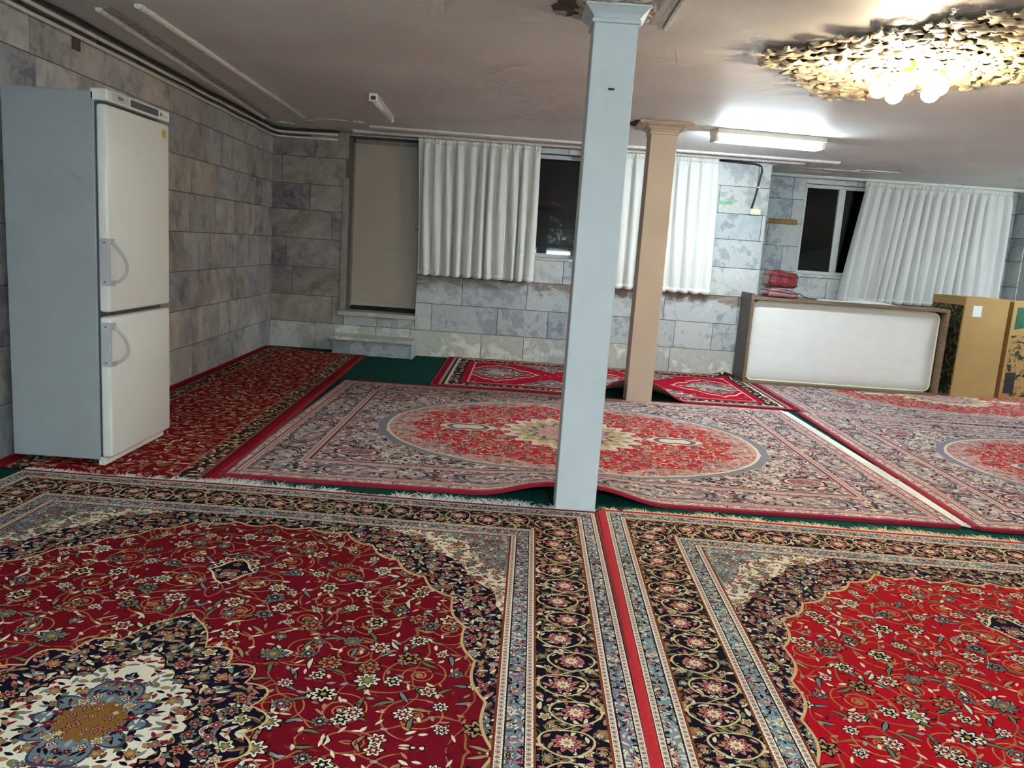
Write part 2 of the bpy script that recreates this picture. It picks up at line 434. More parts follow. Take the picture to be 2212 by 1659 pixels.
    col = g.mix(e < 0.304, col, band_main(g, s, e, 0.205, 0.198, 0.145, rgb(18, 13, 26), rgb(214, 190, 140), ([ROSE, CREAM, TAN, SLATE], [WINE, GOLD, CREAM], [CREAM, GOLD]), 1.0))
    col = g.mix(e < 0.105, col, rgb(130, 62, 30)); col = guard_bead(col, 0.097, 0.079)
    col = g.mix(e < 0.077, col, dk); col = g.mix(e < 0.072, col, gf); col = g.mix(e < 0.03, col, dk)
    col = guard_bead(col, 0.026, 0.008); col = g.mix(e < 0.007, col, dk)
    out.append(weave(g, col))
    return out

def rug_oval(name, hx, hy):
    """pale rose and grey rug with a red oval field and a flower star"""
    g = Gr(name+'_field'); x, y, z = g.sep(g.coord('Object')); X, Y = abs(x), abs(y)
    PALE = rgb(180, 154, 156); GREY = rgb(138, 138, 148); PINK = rgb(200, 166, 170); DKG = rgb(46, 42, 52)
    RED = rgb(180, 36, 50); WINEL = rgb(122, 38, 54); CRM = rgb(218, 206, 192)
    pal = ([CRM, PINK, GREY, rgb(198, 176, 140), rgb(180, 120, 110)], [DKG, WINEL, GREY, CRM], [CRM, PINK, WINEL])
    # corners of the field
    fl = leaves(g, rgb(168, 152, 152), X, Y, 13.0, 0.05, 0.012, 3.7, [DKG, GREY, CRM, DKG, rgb(90, 84, 84)])
    fl = leaves(g, fl, X, Y, 19.0, 0.03, 0.01, 6.1, [CRM, DKG, CRM, WINEL])
    fl = leaves(g, fl, X, Y, 24.0, 0.026, 0.007, 9.2, [DKG, CRM, WINEL, CRM])
    fl = flowers(g, fl, X, Y, 11.0, 0.024, 2.2, pal, outline=DKG)
    A, B = 1.31, 0.985
    q = ((X/A).pow(2.1)+(Y/B).pow(2.1)).pow(1/2.1)
    phi = (Y/B).atan2(X/A)
    fl = g.mix(abs(q+abs((phi*12.0).sin())*0.012-1.03) < 0.022, fl, rgb(132, 132, 142))
    arch = g.mix(q < 1.0, fl, CRM)
    pk = leaves(g, rgb(198, 158, 150), X, Y, 20.0, 0.03, 0.008, 5.5, [rgb(176, 70, 70), CRM, GREY, rgb(190, 110, 104)])
    pk = flowers(g, pk, X, Y, 15.0, 0.026, 4.4, pal, outline=rgb(140, 60, 56))
    arch = g.mix(q < 0.985, arch, pk)
    inr = q+abs((phi*7.0).sin())*0.09 < 0.92
    rd = stems(g, RED, X, Y, 7.0, rgb(200, 150, 120), 0.004)
    rd = leaves(g, rd, X, Y, 14.0, 0.04, 0.010, 5.2, [CRM, rgb(200, 150, 120), GREY, rgb(150, 120, 90), CRM], keep=0.1)
    rd = leaves(g, rd, X, Y, 21.0, 0.026, 0.0075, 1.5, [rgb(206, 140, 120), CRM, rgb(190, 90, 84), rgb(150, 130, 120)])
    rd = flowers(g, rd, X, Y, 9.5, 0.03, 7.4, pal, outline=rgb(120, 30, 36))
    col = g.mix(inr, arch, rd)
    # corner rosettes
    ro = ((X-1.36)/0.14).sq()+((Y-0.84)/0.085).sq()
    col = g.mix(ro < 1.0, col, rgb(110, 40, 60)); col = g.mix(ro < 0.72, col, CRM); col = g.mix(ro < 0.55, col, flowers(g, rgb(140, 96, 108), X, Y, 18.0, 0.02, 3.2, pal, outline=WINEL))
    # star medallion and side medallions
    r = ((X/1.05).sq()+(Y/0.95).sq()).sqrt(); th = Y.atan2(X)
    st = r/((th*20.0).cos()*0.04+0.45)
    col = g.mix(st < 1.0, col, CRM); col = g.mix(st < 0.86, col, flowers(g, rgb(196, 178, 136), X, Y, 16.0, 0.024, 1.1, pal, outline=rgb(110, 90, 70)))
    st2 = r/((th*16.0).cos()*0.025+0.275)
    core = leaves(g, rgb(196, 152, 154), X, Y, 18.0, 0.034, 0.009, 2.9, [rgb(150, 110, 116), CRM, rgb(130, 120, 126), rgb(206, 170, 168)])
    col = g.mix(st2 < 1.0, col, rgb(110, 102, 98)); col = g.mix(st2 < 0.9, col, core)
    sm = ((X-0.74)/0.2).sq()+(Y/0.1).sq()+(((X-0.74)*40.0).cos())*0.12
    col = g.mix(sm < 1.0, col, CRM); col = g.mix(sm < 0.7, col, rgb(104, 100, 104)); col = g.mix(sm < 0.3, col, CRM)
    first = weave(g, col)
    # border with long cartouches
    g = Gr(name+'_border'); x, y, z = g.sep(g.coord('Object'))
    X, Y, e, s = edge_coords(g, x, y, hx, hy)
    bead = lambda c, e1, e0: g.mix(e < e1, c, band_beads(g, s, e, (e0+e1)/2, e1-e0, 0.026, CRM, rgb(150, 90, 84), PINK))
    col = g.mix(e < 0.388, rgb(170, 146, 148), rgb(112, 34, 36)); col = g.mix(e < 0.376, col, rgb(178, 154, 156))
    col = bead(col, 0.366, 0.336)
    bd = leaves(g, rgb(164, 126, 132), s, e, 15.0, 0.045, 0.012, 3.9, [DKG, GREY, CRM, rgb(120, 60, 60)])
    bd = leaves(g, bd, s, e, 25.0, 0.026, 0.007, 1.2, [CRM, DKG, CRM, WINEL])
    bd = flowers(g, bd, s, e, 15.0, 0.02, 5.9, pal, outline=DKG)
    P = 0.78
    u = ((s/P).fract()-0.5)*P; v = e-0.215
    ct = (abs(u/0.33).pow(2.6)+abs(v/0.098).pow(2.6))
    cf = leaves(g, rgb(188, 168, 166), s, e, 18.0, 0.034, 0.009, 8.2, [DKG, CRM, GREY, WINEL])
    cf = flowers(g, cf, s, e, 16.0, 0.02, 1.6, pal, outline=DKG)
    bd = g.mix(ct < 1.12, bd, rgb(84, 76, 82)); bd = g.mix(ct < 0.9, bd, rgb(150, 146, 150)); bd = g.mix(ct < 0.74, bd, DKG); bd = g.mix(ct < 0.66, bd, cf)
    bd = leaves(g, bd, s, e, 21.0, 0.032, 0.0075, 4.9, [DKG, CRM, GREY, rgb(150, 110, 112)], keep=0.15)
    col = g.mix(e < 0.333, col, bd)
    col = bead(col, 0.102, 0.072)
    col = g.mix(e < 0.07, col, rgb(120, 42, 46))
    ob = leaves(g, rgb(186, 158, 158), s, e, 34.0, 0.024, 0.006, 2.7, [CRM, WINEL, CRM, GREY])
    col = g.mix(e < 0.06, col, ob); col = g.mix(e < 0.014, col, rgb(150, 96, 104))
    return [first, weave(g, col)]

def rug_allover(name, hx, hy):
    """red rug strewn with small flowers between dark side borders"""
    g = Gr(name); x, y, z = g.sep(g.coord('Object'))
    X, Y, e, s = edge_coords(g, x, y, hx, hy)
    RED = rgb(122, 10, 24)
    pal = ([CREAM, TAN, GOLD, ROSE, SLATE], [WINE, OLIVE, BROWN], [CREAM, GOLD])
    c = stems(g, RED, x, y, 7.0, rgb(140, 70, 50), 0.003)
    c = leaves(g, c, x, y, 16.0, 0.036, 0.008, 2.8, [CREAM, TAN, ROSE, GOLD, rgb(110, 40, 40)])
    c = flowers(g, c, x, y, 10.5, 0.026, 4.1, pal, outline=rgb(70, 12, 18))
    b = leaves(g, rgb(58, 26, 26), x, y, 20.0, 0.034, 0.009, 6.6, [CREAM, TAN, CREAM, SLATE])
    b = flowers(g, b, x, y, 14.0, 0.02, 8.5, pal)
    ex = hx-X
    c = g.mix(ex < 0.232, c, rgb(168, 96, 84)); c = g.mix(ex < 0.218, c, b); c = g.mix(ex < 0.105, c, rgb(150, 80, 72))
    c = g.mix(ex < 0.09, c, rgb(96, 24, 30)); c = g.mix(ex < 0.06, c, rgb(150, 10, 26))
    return weave(g, c)

def rug_chain(name, hx, hy):
    """red rug with a row of grey flowered medallions and narrow striped borders"""
    g = Gr(name); x, y, z = g.sep(g.coord('Object'))
    X, Y, e, s = edge_coords(g, x, y, hx, hy)
    RED = rgb(160, 14, 40); PALE = rgb(168, 140, 136); DKG = rgb(44, 32, 36)
    pal = ([CREAM, PALE, SLATE, ROSE], [WINE, DKG, OLIVE], [CREAM, ROSE])
    P = 1.12
    u = ((x/P+0.5).fract()-0.5)*P
    m = (abs(u)/0.46+abs(y)/0.55)
    m2 = m+(abs(u)*34.0).sin()*0.05
    fill = leaves(g, rgb(120, 108, 112), x, y, 14.0, 0.045, 0.013, 2.4, [CREAM, DKG, CREAM, ROSE])
    fill = flowers(g, fill, x, y, 10.0, 0.03, 3.6, pal, outline=DKG)
    c = leaves(g, RED, x, y, 12.0, 0.04, 0.009, 7.3, [rgb(200, 120, 120), RED, RED, RED])
    c = g.mix(m2 < 1.0, c, CREAM); c = g.mix(m2 < 0.94, c, rgb(176, 20, 50)); c = g.mix(m2 < 0.74, c, fill); c = g.mix(m2 < 0.3, c, rgb(180, 150, 146))
    tri = g.mix(0.0, fill, fill)
    c = g.mix(m > 1.62, c, tri)
    c = g.mix(e < 0.30, c, rgb(200, 182, 160)); c = g.mix(e < 0.285, c, RED); c = g.mix(e < 0.22, c, DKG)
    bb = leaves(g, rgb(44, 30, 34), s, e, 17.0, 0.04, 0.012, 4.6, [CREAM, ROSE, CREAM, SLATE])
    c = g.mix(e < 0.205, c, bb); c = g.mix(e < 0.105, c, CREAM); c = g.mix(e < 0.085, c, rgb(60, 40, 42)); c = g.mix(e < 0.06, c, PALE)
    c = g.mix(e < 0.03, c, rgb(130, 8, 32))
    return weave(g, c)

# ------------------------------------------------------------------ shared materials
def marble(name, tones, vein, veinamt, rough, stain=None, scale=3.0, cloud=0.0):
    g = Gr(name)
    p = g.pos(); oi = g.new('ShaderNodeObjectInfo'); rnd = E(g, oi.outputs['Random'])
    px, py, pz = g.sep(p)
    v = g.xyz(px+rnd*37.0, py+rnd*11.0, pz+rnd*23.0)
    n = g.noise(v, scale, 9.0, 0.66, 0.7)
    n2 = g.noise(v, scale*3.7, 6.0, 0.6, 0.6)
    base = g.even(rnd, tones)
    c = g.mul(base, g.ramp(n, [(0.28, (0.66, 0.67, 0.70, 1)), (0.5, (0.94, 0.94, 0.94, 1)), (0.72, (1.22, 1.20, 1.17, 1))], 'LINEAR'))
    c = g.mul(c, g.ramp(n2, [(0.35, (0.82, 0.82, 0.84, 1)), (0.65, (1.12, 1.12, 1.1, 1))], 'LINEAR'))
    if cloud > 0:
        n3 = g.noise(v, 1.7, 4.0, 0.6, 1.5)
        c = g.mul(c, g.ramp(n3, [(0.38, (1-cloud, 1-cloud, 1-cloud*0.92, 1)), (0.55, (1, 1, 1, 1)), (0.72, (1.12, 1.10, 1.05, 1))], 'LINEAR'))
    vn = abs(n2*0.35+n*0.65-0.5)
    c = g.mix(g.m('MULTIPLY', g.ramp(vn, [(0.0, (1, 1, 1, 1)), (0.05, (0, 0, 0, 1))], 'LINEAR'), veinamt), c, vein)
    if stain is not None:
        sc, z0, zw = stain
        sn = g.noise(g.xyz(px*1.6, py, pz*3.0), 2.2, 6.0, 0.65, 0.5)
        c = g.mix(g.m('MULTIPLY', g.ramp(sn*1.6+(pz-z0)/zw-0.55, [(0.42, (0, 0, 0, 1)), (0.6, (0.85, 0.85, 0.85, 1))], 'LINEAR'), 1.0), c, g.mul(sc, g.ramp(n2, [(0.3, (0.6,)*3+(1,)), (0.7, (1.3,)*3+(1,))], 'LINEAR')))
    g.bump(n2, 0.08, 0.01)
    return g.out(c, rough, 0.0, 0.4)

M = {}
M['tile_grey'] = marble('grey_veined_marble', [rgb(168, 176, 180), rgb(182, 186, 188), rgb(156, 166, 174), rgb(192, 196, 194), rgb(174, 178, 178)], rgb(206, 210, 208), 0.45, 0.38)
M['tile_stain'] = marble('grey_marble_with_brown_cloud', [rgb(166, 174, 180), rgb(178, 184, 186)], rgb(206, 210, 208), 0.45, 0.38, stain=(rgb(126, 106, 88), 0.78, 0.32))
M['tile_pale'] = marble('pale_marble', [rgb(206, 208, 200), rgb(198, 200, 196), rgb(210, 210, 200)], rgb(142, 144, 140), 0.5, 0.36, scale=2.0)
M['tile_dark'] = marble('dull_brown_grey_marble', [rgb(150, 144, 140), rgb(158, 154, 150), rgb(140, 136, 138), rgb(166, 160, 152), rgb(152, 142, 132)], rgb(170, 162, 150), 0.35, 0.5, cloud=0.45)
M['tile_left'] = marble('mottled_grey_marble', [rgb(176, 172, 170), rgb(186, 184, 182), rgb(166, 166, 172), rgb(192, 186, 178), rgb(172, 166, 160), rgb(182, 186, 190)], rgb(196, 190, 180), 0.4, 0.45, cloud=0.38)
M['grout'] = plain('grout', rgb(104, 104, 102), 0.9, vary=0.2)
def _ceil():
    g = Gr('ceiling_paint'); p = g.pos()
    n = g.noise(p, 1.3, 5.0); n2 = g.noise(p, 7.0, 3.0, 0.6)
    c = g.mul(rgb(226, 227, 226), g.ramp(n, [(0.3, (0.9, 0.9, 0.9, 1)), (0.7, (1.05, 1.05, 1.05, 1))], 'LINEAR'))
    g.bump(n2, 0.05, 0.05)
    return g.out(c, 0.55, 0.0, 0.35)
M['ceiling'] = _ceil()
M['plaster'] = plain('white_plaster', rgb(226, 224, 218), 0.8, vary=0.22, scale=30, bump=0.4, bscale=90)
M['plaster_old'] = plain('crumbling_plaster', rgb(196, 188, 180), 0.95, vary=0.45, scale=26, bump=1.0, bscale=45, bdist=0.03)
M['plaster_dark'] = plain('bare_brown_plaster', rgb(92, 76, 68), 0.95, vary=0.5, scale=18, bump=0.8, bscale=40)
M['wall_plain'] = plain('plain_wall_paint', rgb(206, 204, 200), 0.8, vary=0.1)
def _moquette():
    g = Gr('green_moquette'); x, y, z = g.sep(g.coord('Object'))
    n = g.noise(g.coord('Object'), 180.0, 3.0)
    rib = (x*(2*PI/0.09)).sin()
    c = g.mul(rgb(8, 64, 55), g.ramp(n, [(0.25, (0.6,)*3+(1,)), (0.75, (1.25,)*3+(1,))], 'LINEAR'))
    c = g.mul(c, g.ramp(rib*0.5+0.5, [(0.0, (0.7,)*3+(1,)), (0.12, (1,)*3+(1,))], 'LINEAR'))
    g.bump(n, 0.6, 0.01)
    return g.out(c, 0.95, 0.0, 0.1)
M['moquette'] = _moquette()
M['col_blue'] = plain('column_paint_cool_tint', rgb(198, 205, 208), 0.55, vary=0.05, scale=3, bump=0.08, bscale=30)  # column paint with the cool lamplight's tint put into its colour
M['col_tan'] = plain('column_paint_warm_tint', rgb(206, 190, 172), 0.55, vary=0.06, scale=3, bump=0.08, bscale=30)  # column paint with the chandelier's warm tint put into its colour
M['white_paint'] = plain('white_frame_paint', rgb(200, 202, 198), 0.45, vary=0.1, scale=9)
M['door_paint'] = plain('beige_door_paint', rgb(190, 180, 166), 0.6, vary=0.07, scale=4)
M['door_trim'] = plain('worn_door_trim', rgb(150, 144, 134), 0.6, vary=0.3, scale=14)
M['black'] = plain('black_rubber', rgb(24, 22, 24), 0.5)
M['conduit'] = plain('beige_conduit', rgb(214, 208, 196), 0.55, vary=0.15, scale=20)
M['cream_plastic'] = plain('cream_plastic', rgb(220, 218, 190), 0.4)
def _glass():
    g = Gr('window_glass'); b = g.bsdf
    b.inputs['Base Color'].default_value = (0.75, 0.8, 0.8, 1); b.inputs['Roughness'].default_value = 0.03
    b.inputs['Transmission Weight'].default_value = 1.0; b.inputs['IOR'].default_value = 1.48
    return g.mat
M['glass'] = _glass()
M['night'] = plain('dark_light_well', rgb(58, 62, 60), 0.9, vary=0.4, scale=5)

# ------------------------------------------------------------------ room shell
def cut(rect, holes):
    out = [rect]
    for hx0, hx1, hz0, hz1 in holes:
        nxt = []
        for (a, b, c, d) in out:
            if b <= hx0 or a >= hx1 or d <= hz0 or c >= hz1: nxt.append((a, b, c, d)); continue
            if a < hx0: nxt.append((a, hx0, c, d))
            if b > hx1: nxt.append((hx1, b, c, d))
            a2, b2 = max(a, hx0), min(b, hx1)
            if c < hz0: nxt.append((a2, b2, c, hz0))
            if d > hz1: nxt.append((a2, b2, hz1, d))
        out = nxt
    return out
COURSES = [0.0, 0.305, 0.615, 0.935, 1.255, 1.57, 1.855, 2.155, H]

def wall(name, o, t, nrm, u0, u1, thick, holes, pick, lens, seed, tiles=True, courses=COURSES, mat='grout'):
    """wall slab with openings; o + t*u + n*d; its stone facing is laid as separate tiles"""
    o, t, nrm = Vector(o), Vector(t), Vector(nrm)
    at = lambda u, d, z: o + t*u + nrm*d + Vector((0, 0, z))
    V, Fc = [], []
    def cuboid(V, Fc, a, b, c, d, d0, d1, ins=0.0):
        n = len(V)
        V += [at(a, d0, c), at(b, d0, c), at(b, d0, d), at(a, d0, d), at(a+ins, d1, c+ins), at(b-ins, d1, c+ins), at(b-ins, d1, d-ins), at(a+ins, d1, d-ins)]
        Fc += [(n, n+1, n+2, n+3), (n+7, n+6, n+5, n+4), (n, n+4, n+5, n+1), (n+1, n+5, n+6, n+2), (n+2, n+6, n+7, n+3), (n+3, n+7, n+4, n)]
    for r in cut((u0, u1, 0.0, H), holes): cuboid(V, Fc, *r, -thick, 0.0)
    w = mobj(name, V, Fc, M[mat]); tag(w, kind='structure')
    bm = bmesh.new(); bm.from_mesh(w.data); bmesh.ops.recalc_face_normals(bm, faces=bm.faces); bm.to_mesh(w.data); bm.free()
    if tiles:
        rs = random.Random(seed)
        for i, (z0, z1) in enumerate(zip(courses, courses[1:])):
            u = u0 - rs.uniform(0, lens[0])
            while u < u1:
                L = rs.uniform(*lens); a, b = max(u, u0), min(u+L, u1); u += L
                if b-a < 0.03: continue
                for r in cut((a, b, z0, z1), holes):
                    if r[1]-r[0] < 0.03 or r[3]-r[2] < 0.03: continue
                    TV, TF = [], []; pr = 0.007+rs.uniform(0, 0.0035)
                    cuboid(TV, TF, r[0]+0.002, r[1]-0.002, r[2]+0.002, r[3]-0.002, 0.0005, pr, 0.0018)
                    t_ = mobj('tile', TV, TF, M[pick(i, (r[0]+r[1])/2, rs)], w)
                    b2 = bmesh.new(); b2.from_mesh(t_.data); bmesh.ops.recalc_face_normals(b2, faces=b2.faces); b2.to_mesh(t_.data); b2.free()
    return w

fl = box('floor', -3.4, XRIGHT, YFRONT, YR+0.2, -0.1, 0.0, M['moquette']); tag(fl, 'dark green moquette floor showing between the rugs', kind='structure')
ce = box('ceiling', -3.4, XRIGHT, YFRONT, YR+0.2, H, H+0.12, M['ceiling']); tag(ce, kind='structure')

DOOR = (-1.985, -1.165, 0.44, 2.41)
WIN1 = (-1.02, 1.92, 1.225, 2.365)
WIN2 = (3.53, 6.02, 1.235, 2.36)
def pick_back(i, u, rs):
    if u < -1.9: return 'tile_pale' if i == 0 else 'tile_dark'
    if i == 0: return 'tile_pale'
    if i == 2: return 'tile_stain'
    return 'tile_grey'
wb = wall('wall_back', (0, YB, 0), (1, 0, 0), (0, -1, 0), XLB-0.05, XC, 0.42, [DOOR, WIN1], pick_back, (0.36, 0.92), 3)
wr = wall('wall_back_right', (0, YR, 0), (1, 0, 0), (0, -1, 0), XC-0.1, 6.2, 0.3, [WIN2], lambda i, u, rs: 'tile_pale' if i == 0 else 'tile_grey', (0.36, 0.8), 5)
ws = wall('wall_return', (XC, 0, 0), (0, 1, 0), (1, 0, 0), YB, YR, 0.2, [], lambda i, u, rs: 'tile_pale' if i == 0 else 'tile_grey', (0.36, 0.7), 9)
tl = Vector((-0.03, 1, 0)).normalized()
wl = wall('wall_left', (xl(3.0), 3.0, 0), tuple(tl), (tl.y, -tl.x, 0), 0.0, 6.14, 0.3, [], lambda i, u, rs: 'tile_pale' if i == 0 and rs.random() < 0.45 else 'tile_left', (0.3, 0.62), 11)
wall('wall_left_near', (xl(3.0), 3.0, 0), (0, -1, 0), (1, 0, 0), 0.0, 7.2, 0.3, [], None, None, 0, tiles=False, mat='wall_plain')
wall('wall_front', (0, YFRONT, 0), (1, 0, 0), (0, 1, 0), -3.2, XRIGHT, 0.2, [], None, None, 0, tiles=False, mat='wall_plain')
wall('wall_right', (XRIGHT, YFRONT, 0), (0, 1, 0), (-1, 0, 0), 0.0, YR-YFRONT, 0.2, [], None, None, 0, tiles=False, mat='wall_plain')
nib = wall('wall_pier', (6.2, 10.0, 0), (0, 1, 0), (-1, 0, 0), 0.0, 0.31, 0.7, [], lambda i, u, rs: 'tile_grey', (0.4, 0.6), 21)

# windows: frame, panes, stone sill, dark light well outside
def window(name, x0, x1, z0, z1, y, mulls, openings):
    w = thing(name, ((x0+x1)/2, y, z0), None, None, kind='structure'); cx = (x0+x1)/2
    L = lambda x: x-cx
    f = 0.045
    box('frame_top', L(x0), L(x1), 0, 0.05, z1-z0-f, z1-z0, M['white_paint'], w, 0.004)
    box('frame_bottom', L(x0), L(x1), 0, 0.05, 0, f, M['white_paint'], w, 0.004)
    for xx in (x0, x1-f): box('frame_side', L(xx), L(xx)+f, 0.001, 0.049, f, z1-z0-f, M['white_paint'], w, 0.004)
    edges = [x0+f]
    for a, b in mulls:
        box('mullion', L(a), L(b), -0.004, 0.046, f, z1-z0-f, M['white_paint'], w, 0.004); edges += [a, b]
    edges.append(x1-f)
    for a, b in zip(edges[::2], edges[1::2]): mobj('pane', [(L(x_), 0.02+t_+(0.024 if z_ > 0.5 else -0.019), z_) for t_ in (0, 0.005) for x_, z_ in ((a, f), (b, f), (b, z1-z0-f), (a, z1-z0-f))], [(0, 1, 2, 3), (7, 6, 5, 4), (0, 4, 5, 1), (1, 5, 6, 2), (2, 6, 7, 3), (3, 7, 4, 0)], M['glass'], w)
    return w
window('window_1', WIN1[0], WIN1[1], WIN1[2], WIN1[3], YB+0.10, [(-0.36, -0.31), (0.62, 0.68), (1.28, 1.33)], None)
window('window_2', WIN2[0], WIN2[1], WIN2[2], WIN2[3], YR+0.05, [(3.975, 4.06), (5.1, 5.16)], None)
sl = box('window_sill_stone', WIN1[0], WIN1[1], YB-0.02, YB+0.1, WIN1[2]-0.03, WIN1[2], M['tile_pale'], None, 0.004); tag(sl, kind='structure'); sl.name = 'trim_10'
sl = box('trim_11', WIN2[0]-0.03, WIN2[1], YR-0.03, YR+0.05, WIN2[2]-0.035, WIN2[2]-0.002, M['tile_pale'], None, 0.004); tag(sl, kind='structure')
nb = box('door_backing', DOOR[0]-0.1, DOOR[1]+0.1, YB+0.43, YB+0.5, 0.0, H, M['night']); tag(nb, 'dark backing added behind the beige door to keep its gap dark', kind='structure')  # dark sheet added so that the gap under the door stays dark
nw = box('wall_outside', -1.6, 6.5, YR+1.2, YR+1.3, 0.0, 3.0, M['night']); tag(nw, 'dark wall of the light well outside the windows', kind='structure')

# door 1: flush painted leaf in a recess, worn trim, stone threshold and step
dr = thing('door_1', ((DOOR[0]+DOOR[1])/2, YB+0.27, 0.50), None, None, kind='structure')
dw = (DOOR[1]-DOOR[0])/2
box('leaf', -dw+0.02, dw-0.01, 0.0, 0.04, 0.015, 1.865, M['door_paint'], dr, 0.003)
box('seam', -dw+0.03, dw-0.02, -0.002, 0.0, 0.700, 0.703, M['door_trim'], dr)
box('kick_strip', -dw+0.05, dw-0.16, -0.006, 0.0, 0.06, 0.075, M['door_paint'], dr, 0.002)
box('latch', dw-0.075, dw-0.05, -0.03, 0.0, 0.93, 0.95, M['door_trim'], dr, 0.004)
box('frame_side', -dw, -dw+0.02, -0.02, 0.05, 0.0, 1.91, M['door_trim'], dr, 0.003)
box('frame_side', dw-0.01, dw, -0.02, 0.05, 0.0, 1.91, M['door_trim'], dr, 0.003)
box('frame_top', -dw, dw, -0.02, 0.05, 1.865, 1.91, M['door_trim'], dr, 0.003)
for nm, a, b, c, d in (('trim_1', DOOR[0]-0.05, DOOR[0]+0.012, 0.462, 1.95),):
    t_ = box(nm, a, b, YB-0.025, YB+0.02, c, d, M['door_trim'], None, 0.004); tag(t_, kind='structure')
ths = box('trim_2', DOOR[0]-0.07, DOOR[1]+0.02, YB-0.035, YB+0.3, 0.415, 0.462, M['tile_pale'], None, 0.004); tag(ths, kind='structure')
st = thing('doorstep', (-1.6, YB, 0), 'marble doorstep with overhanging pale slab below the beige door', 'step')
box('riser', -0.44, 0.445, -0.31, 0.0, 0.0, 0.165, M['tile_grey'], st, 0.003)
box('tread', -0.47, 0.47, -0.345, 0.0, 0.165, 0.205, M['tile_pale'], st, 0.006)
box('side_slab', 0.446, 0.468, -0.325, 0.0, 0.0, 0.164, M['tile_pale'], st, 0.003)

# ceiling mouldings and old plaster
PRF = [(0, 0), (0.0, -0.012), (0.008, -0.02), (0.02, -0.024), (0.034, -0.02), (0.042, -0.012), (0.042, 0)]
PRB = [(0, 0), (0.0, -0.02), (0.015, -0.03), (0.04, -0.032), (0.06, -0.02), (0.07, 0)]
tr = 3
def strip(a, b, prof, jag=0.002, seg=40, mat='plaster'):
    global tr
    o = prism('trim_%d' % tr, prof, a, b, M[mat], None, jag, seg); tag(o, kind='structure'); tr += 1
strip((-2.145, 4.48, H), (-2.262, 8.16, H), PRF)
strip((-2.42, 4.60, H), (-2.735, 8.4, H), PRF, 0.003)
strip((-2.365, 4.58, H), (-2.675, 8.4, H), [(0, 0), (0, -0.006), (0.06, -0.006), (0.06, 0)], 0.004, 60, 'plaster_old')
strip((-1.65, 8.53, H), (3.33, 8.80, H), PRF, 0.0015, 60)
strip((-1.66, 8.62, H), (3.0, 8.86, H), [(0, 0), (0, -0.008), (0.06, -0.008), (0.06, 0)], 0.004, 80, 'plaster_old')
strip((-1.9, 8.93, H), (3.02, 9.0, H), PRB, 0.002, 60)
strip((2.86, 10.22, H), (6.18, 10.22, H), PRB, 0.002, 40)
strip((2.80, 10.22, H), (2.80, 9.2, H), PRB, 0.002, 20)
def patch(cx, cy, rx, ry, n=18, mat='plaster_old', dz=0.012, seed=1, parent=ce):
    rs = random.Random(seed); V, Fc = [], []
    for k in range(n):
        a = 2*PI*k/n; r = rs.uniform(0.6, 1.05)
        V.append((cx+rx*r*math.cos(a), cy+ry*r*math.sin(a), H-0.001))
    for k in range(n):
        a = 2*PI*k/n; V.append((cx+(V[k][0]-cx)*0.85, cy+(V[k][1]-cy)*0.85, H-dz*rs.uniform(0.6, 1.2)))
    Fc = [tuple(range(n, 2*n))] + [(k, (k+1) % n, n+(k+1) % n, n+k) for k in range(n)]
    return mobj('plaster_patch', V, Fc, M[mat], parent)
for i, a in enumerate([(-2.0, 8.25, 0.18, 0.05), (-1.72, 8.3, 0.07, 0.1), (-2.25, 8.45, 0.1, 0.12), (3.6, 9.45, 0.5, 0.05), (3.35, 9.75, 0.28, 0.1), (3.95, 9.3, 0.3, 0.025), (-2.6, 8.7, 0.12, 0.09)]):
    patch(*a, mat='plaster', seed=i+2)
# ragged brown plaster round the head of the first column
patch(0.20, 3.93, 0.16, 0.27, 22, 'plaster_dark', 0.01, 31)
patch(0.33, 3.92, 0.30, 0.33, 26, 'plaster_old', 0.008, 32)
patch(1.05, 7.2, 0.24, 0.22, 22, 'plaster_dark', 0.01, 33)
patch(1.3, 7.2, 0.26, 0.2, 22, 'plaster', 0.01, 34)

# ------------------------------------------------------------------ columns
def square_stack(name, prof, mat, parent, jag=0.0, seed=0, seg=1):
    """mitred moulding round a square: (half width, height) loops"""
    rs = random.Random(seed); V, Fc, n = [], [], 4*seg
    for j, (w, z) in enumerate(prof):
        for k in range(4):
            c0 = ((-1, -1), (1, -1), (1, 1), (-1, 1))[k]; c1 = ((1, -1), (1, 1), (-1, 1), (-1, -1))[k]
            for i in range(seg):
                f = i/seg
                V.append((w*(c0[0]+(c1[0]-c0[0])*f)+rs.uniform(-jag, jag), w*(c0[1]+(c1[1]-c0[1])*f)+rs.uniform(-jag, jag), z+rs.uniform(-jag, jag)))
    for j in range(len(prof)-1):
        for k in range(n): Fc.append((j*n+k, j*n+(k+1) % n, (j+1)*n+(k+1) % n, (j+1)*n+k))
    Fc.append(tuple(range(n))[::-1]); Fc.append(tuple(range((len(prof)-1)*n, len(prof)*n)))
    return mobj(name, V, Fc, mat, parent)
c1 = thing('column', (0.3665, 3.9765, 0), 'pale blue-grey square column standing by the fringed near rugs', 'column')
box('shaft', -0.102, 0.102, -0.102, 0.102, 0, 2.376, M['col_blue'], c1, 0.006)
square_stack('capital', [(0.103, 2.355), (0.112, 2.358), (0.112, 2.372), (0.105, 2.378), (0.118, 2.396), (0.142, 2.418), (0.150, 2.424), (0.150, 2.432), (0.12, 2.434)], M['col_blue'], c1)
square_stack('broken_plaster', [(0.12, 2.430), (0.165, 2.434), (0.19, 2.442), (0.17, H)], M['plaster_old'], c1, 0.007, 4, 10)
for k, xx in enumerate((0.235, 0.262)):
    box('moulding_strip', xx, xx+0.018, -0.30, 0.24, 2.432-0.006*k, H, M['plaster'], c1, 0.004)
pin = box('nail_plug', -0.014, 0.016, -0.108, -0.102, 2.062, 2.072, M['black'], c1, 0.003)
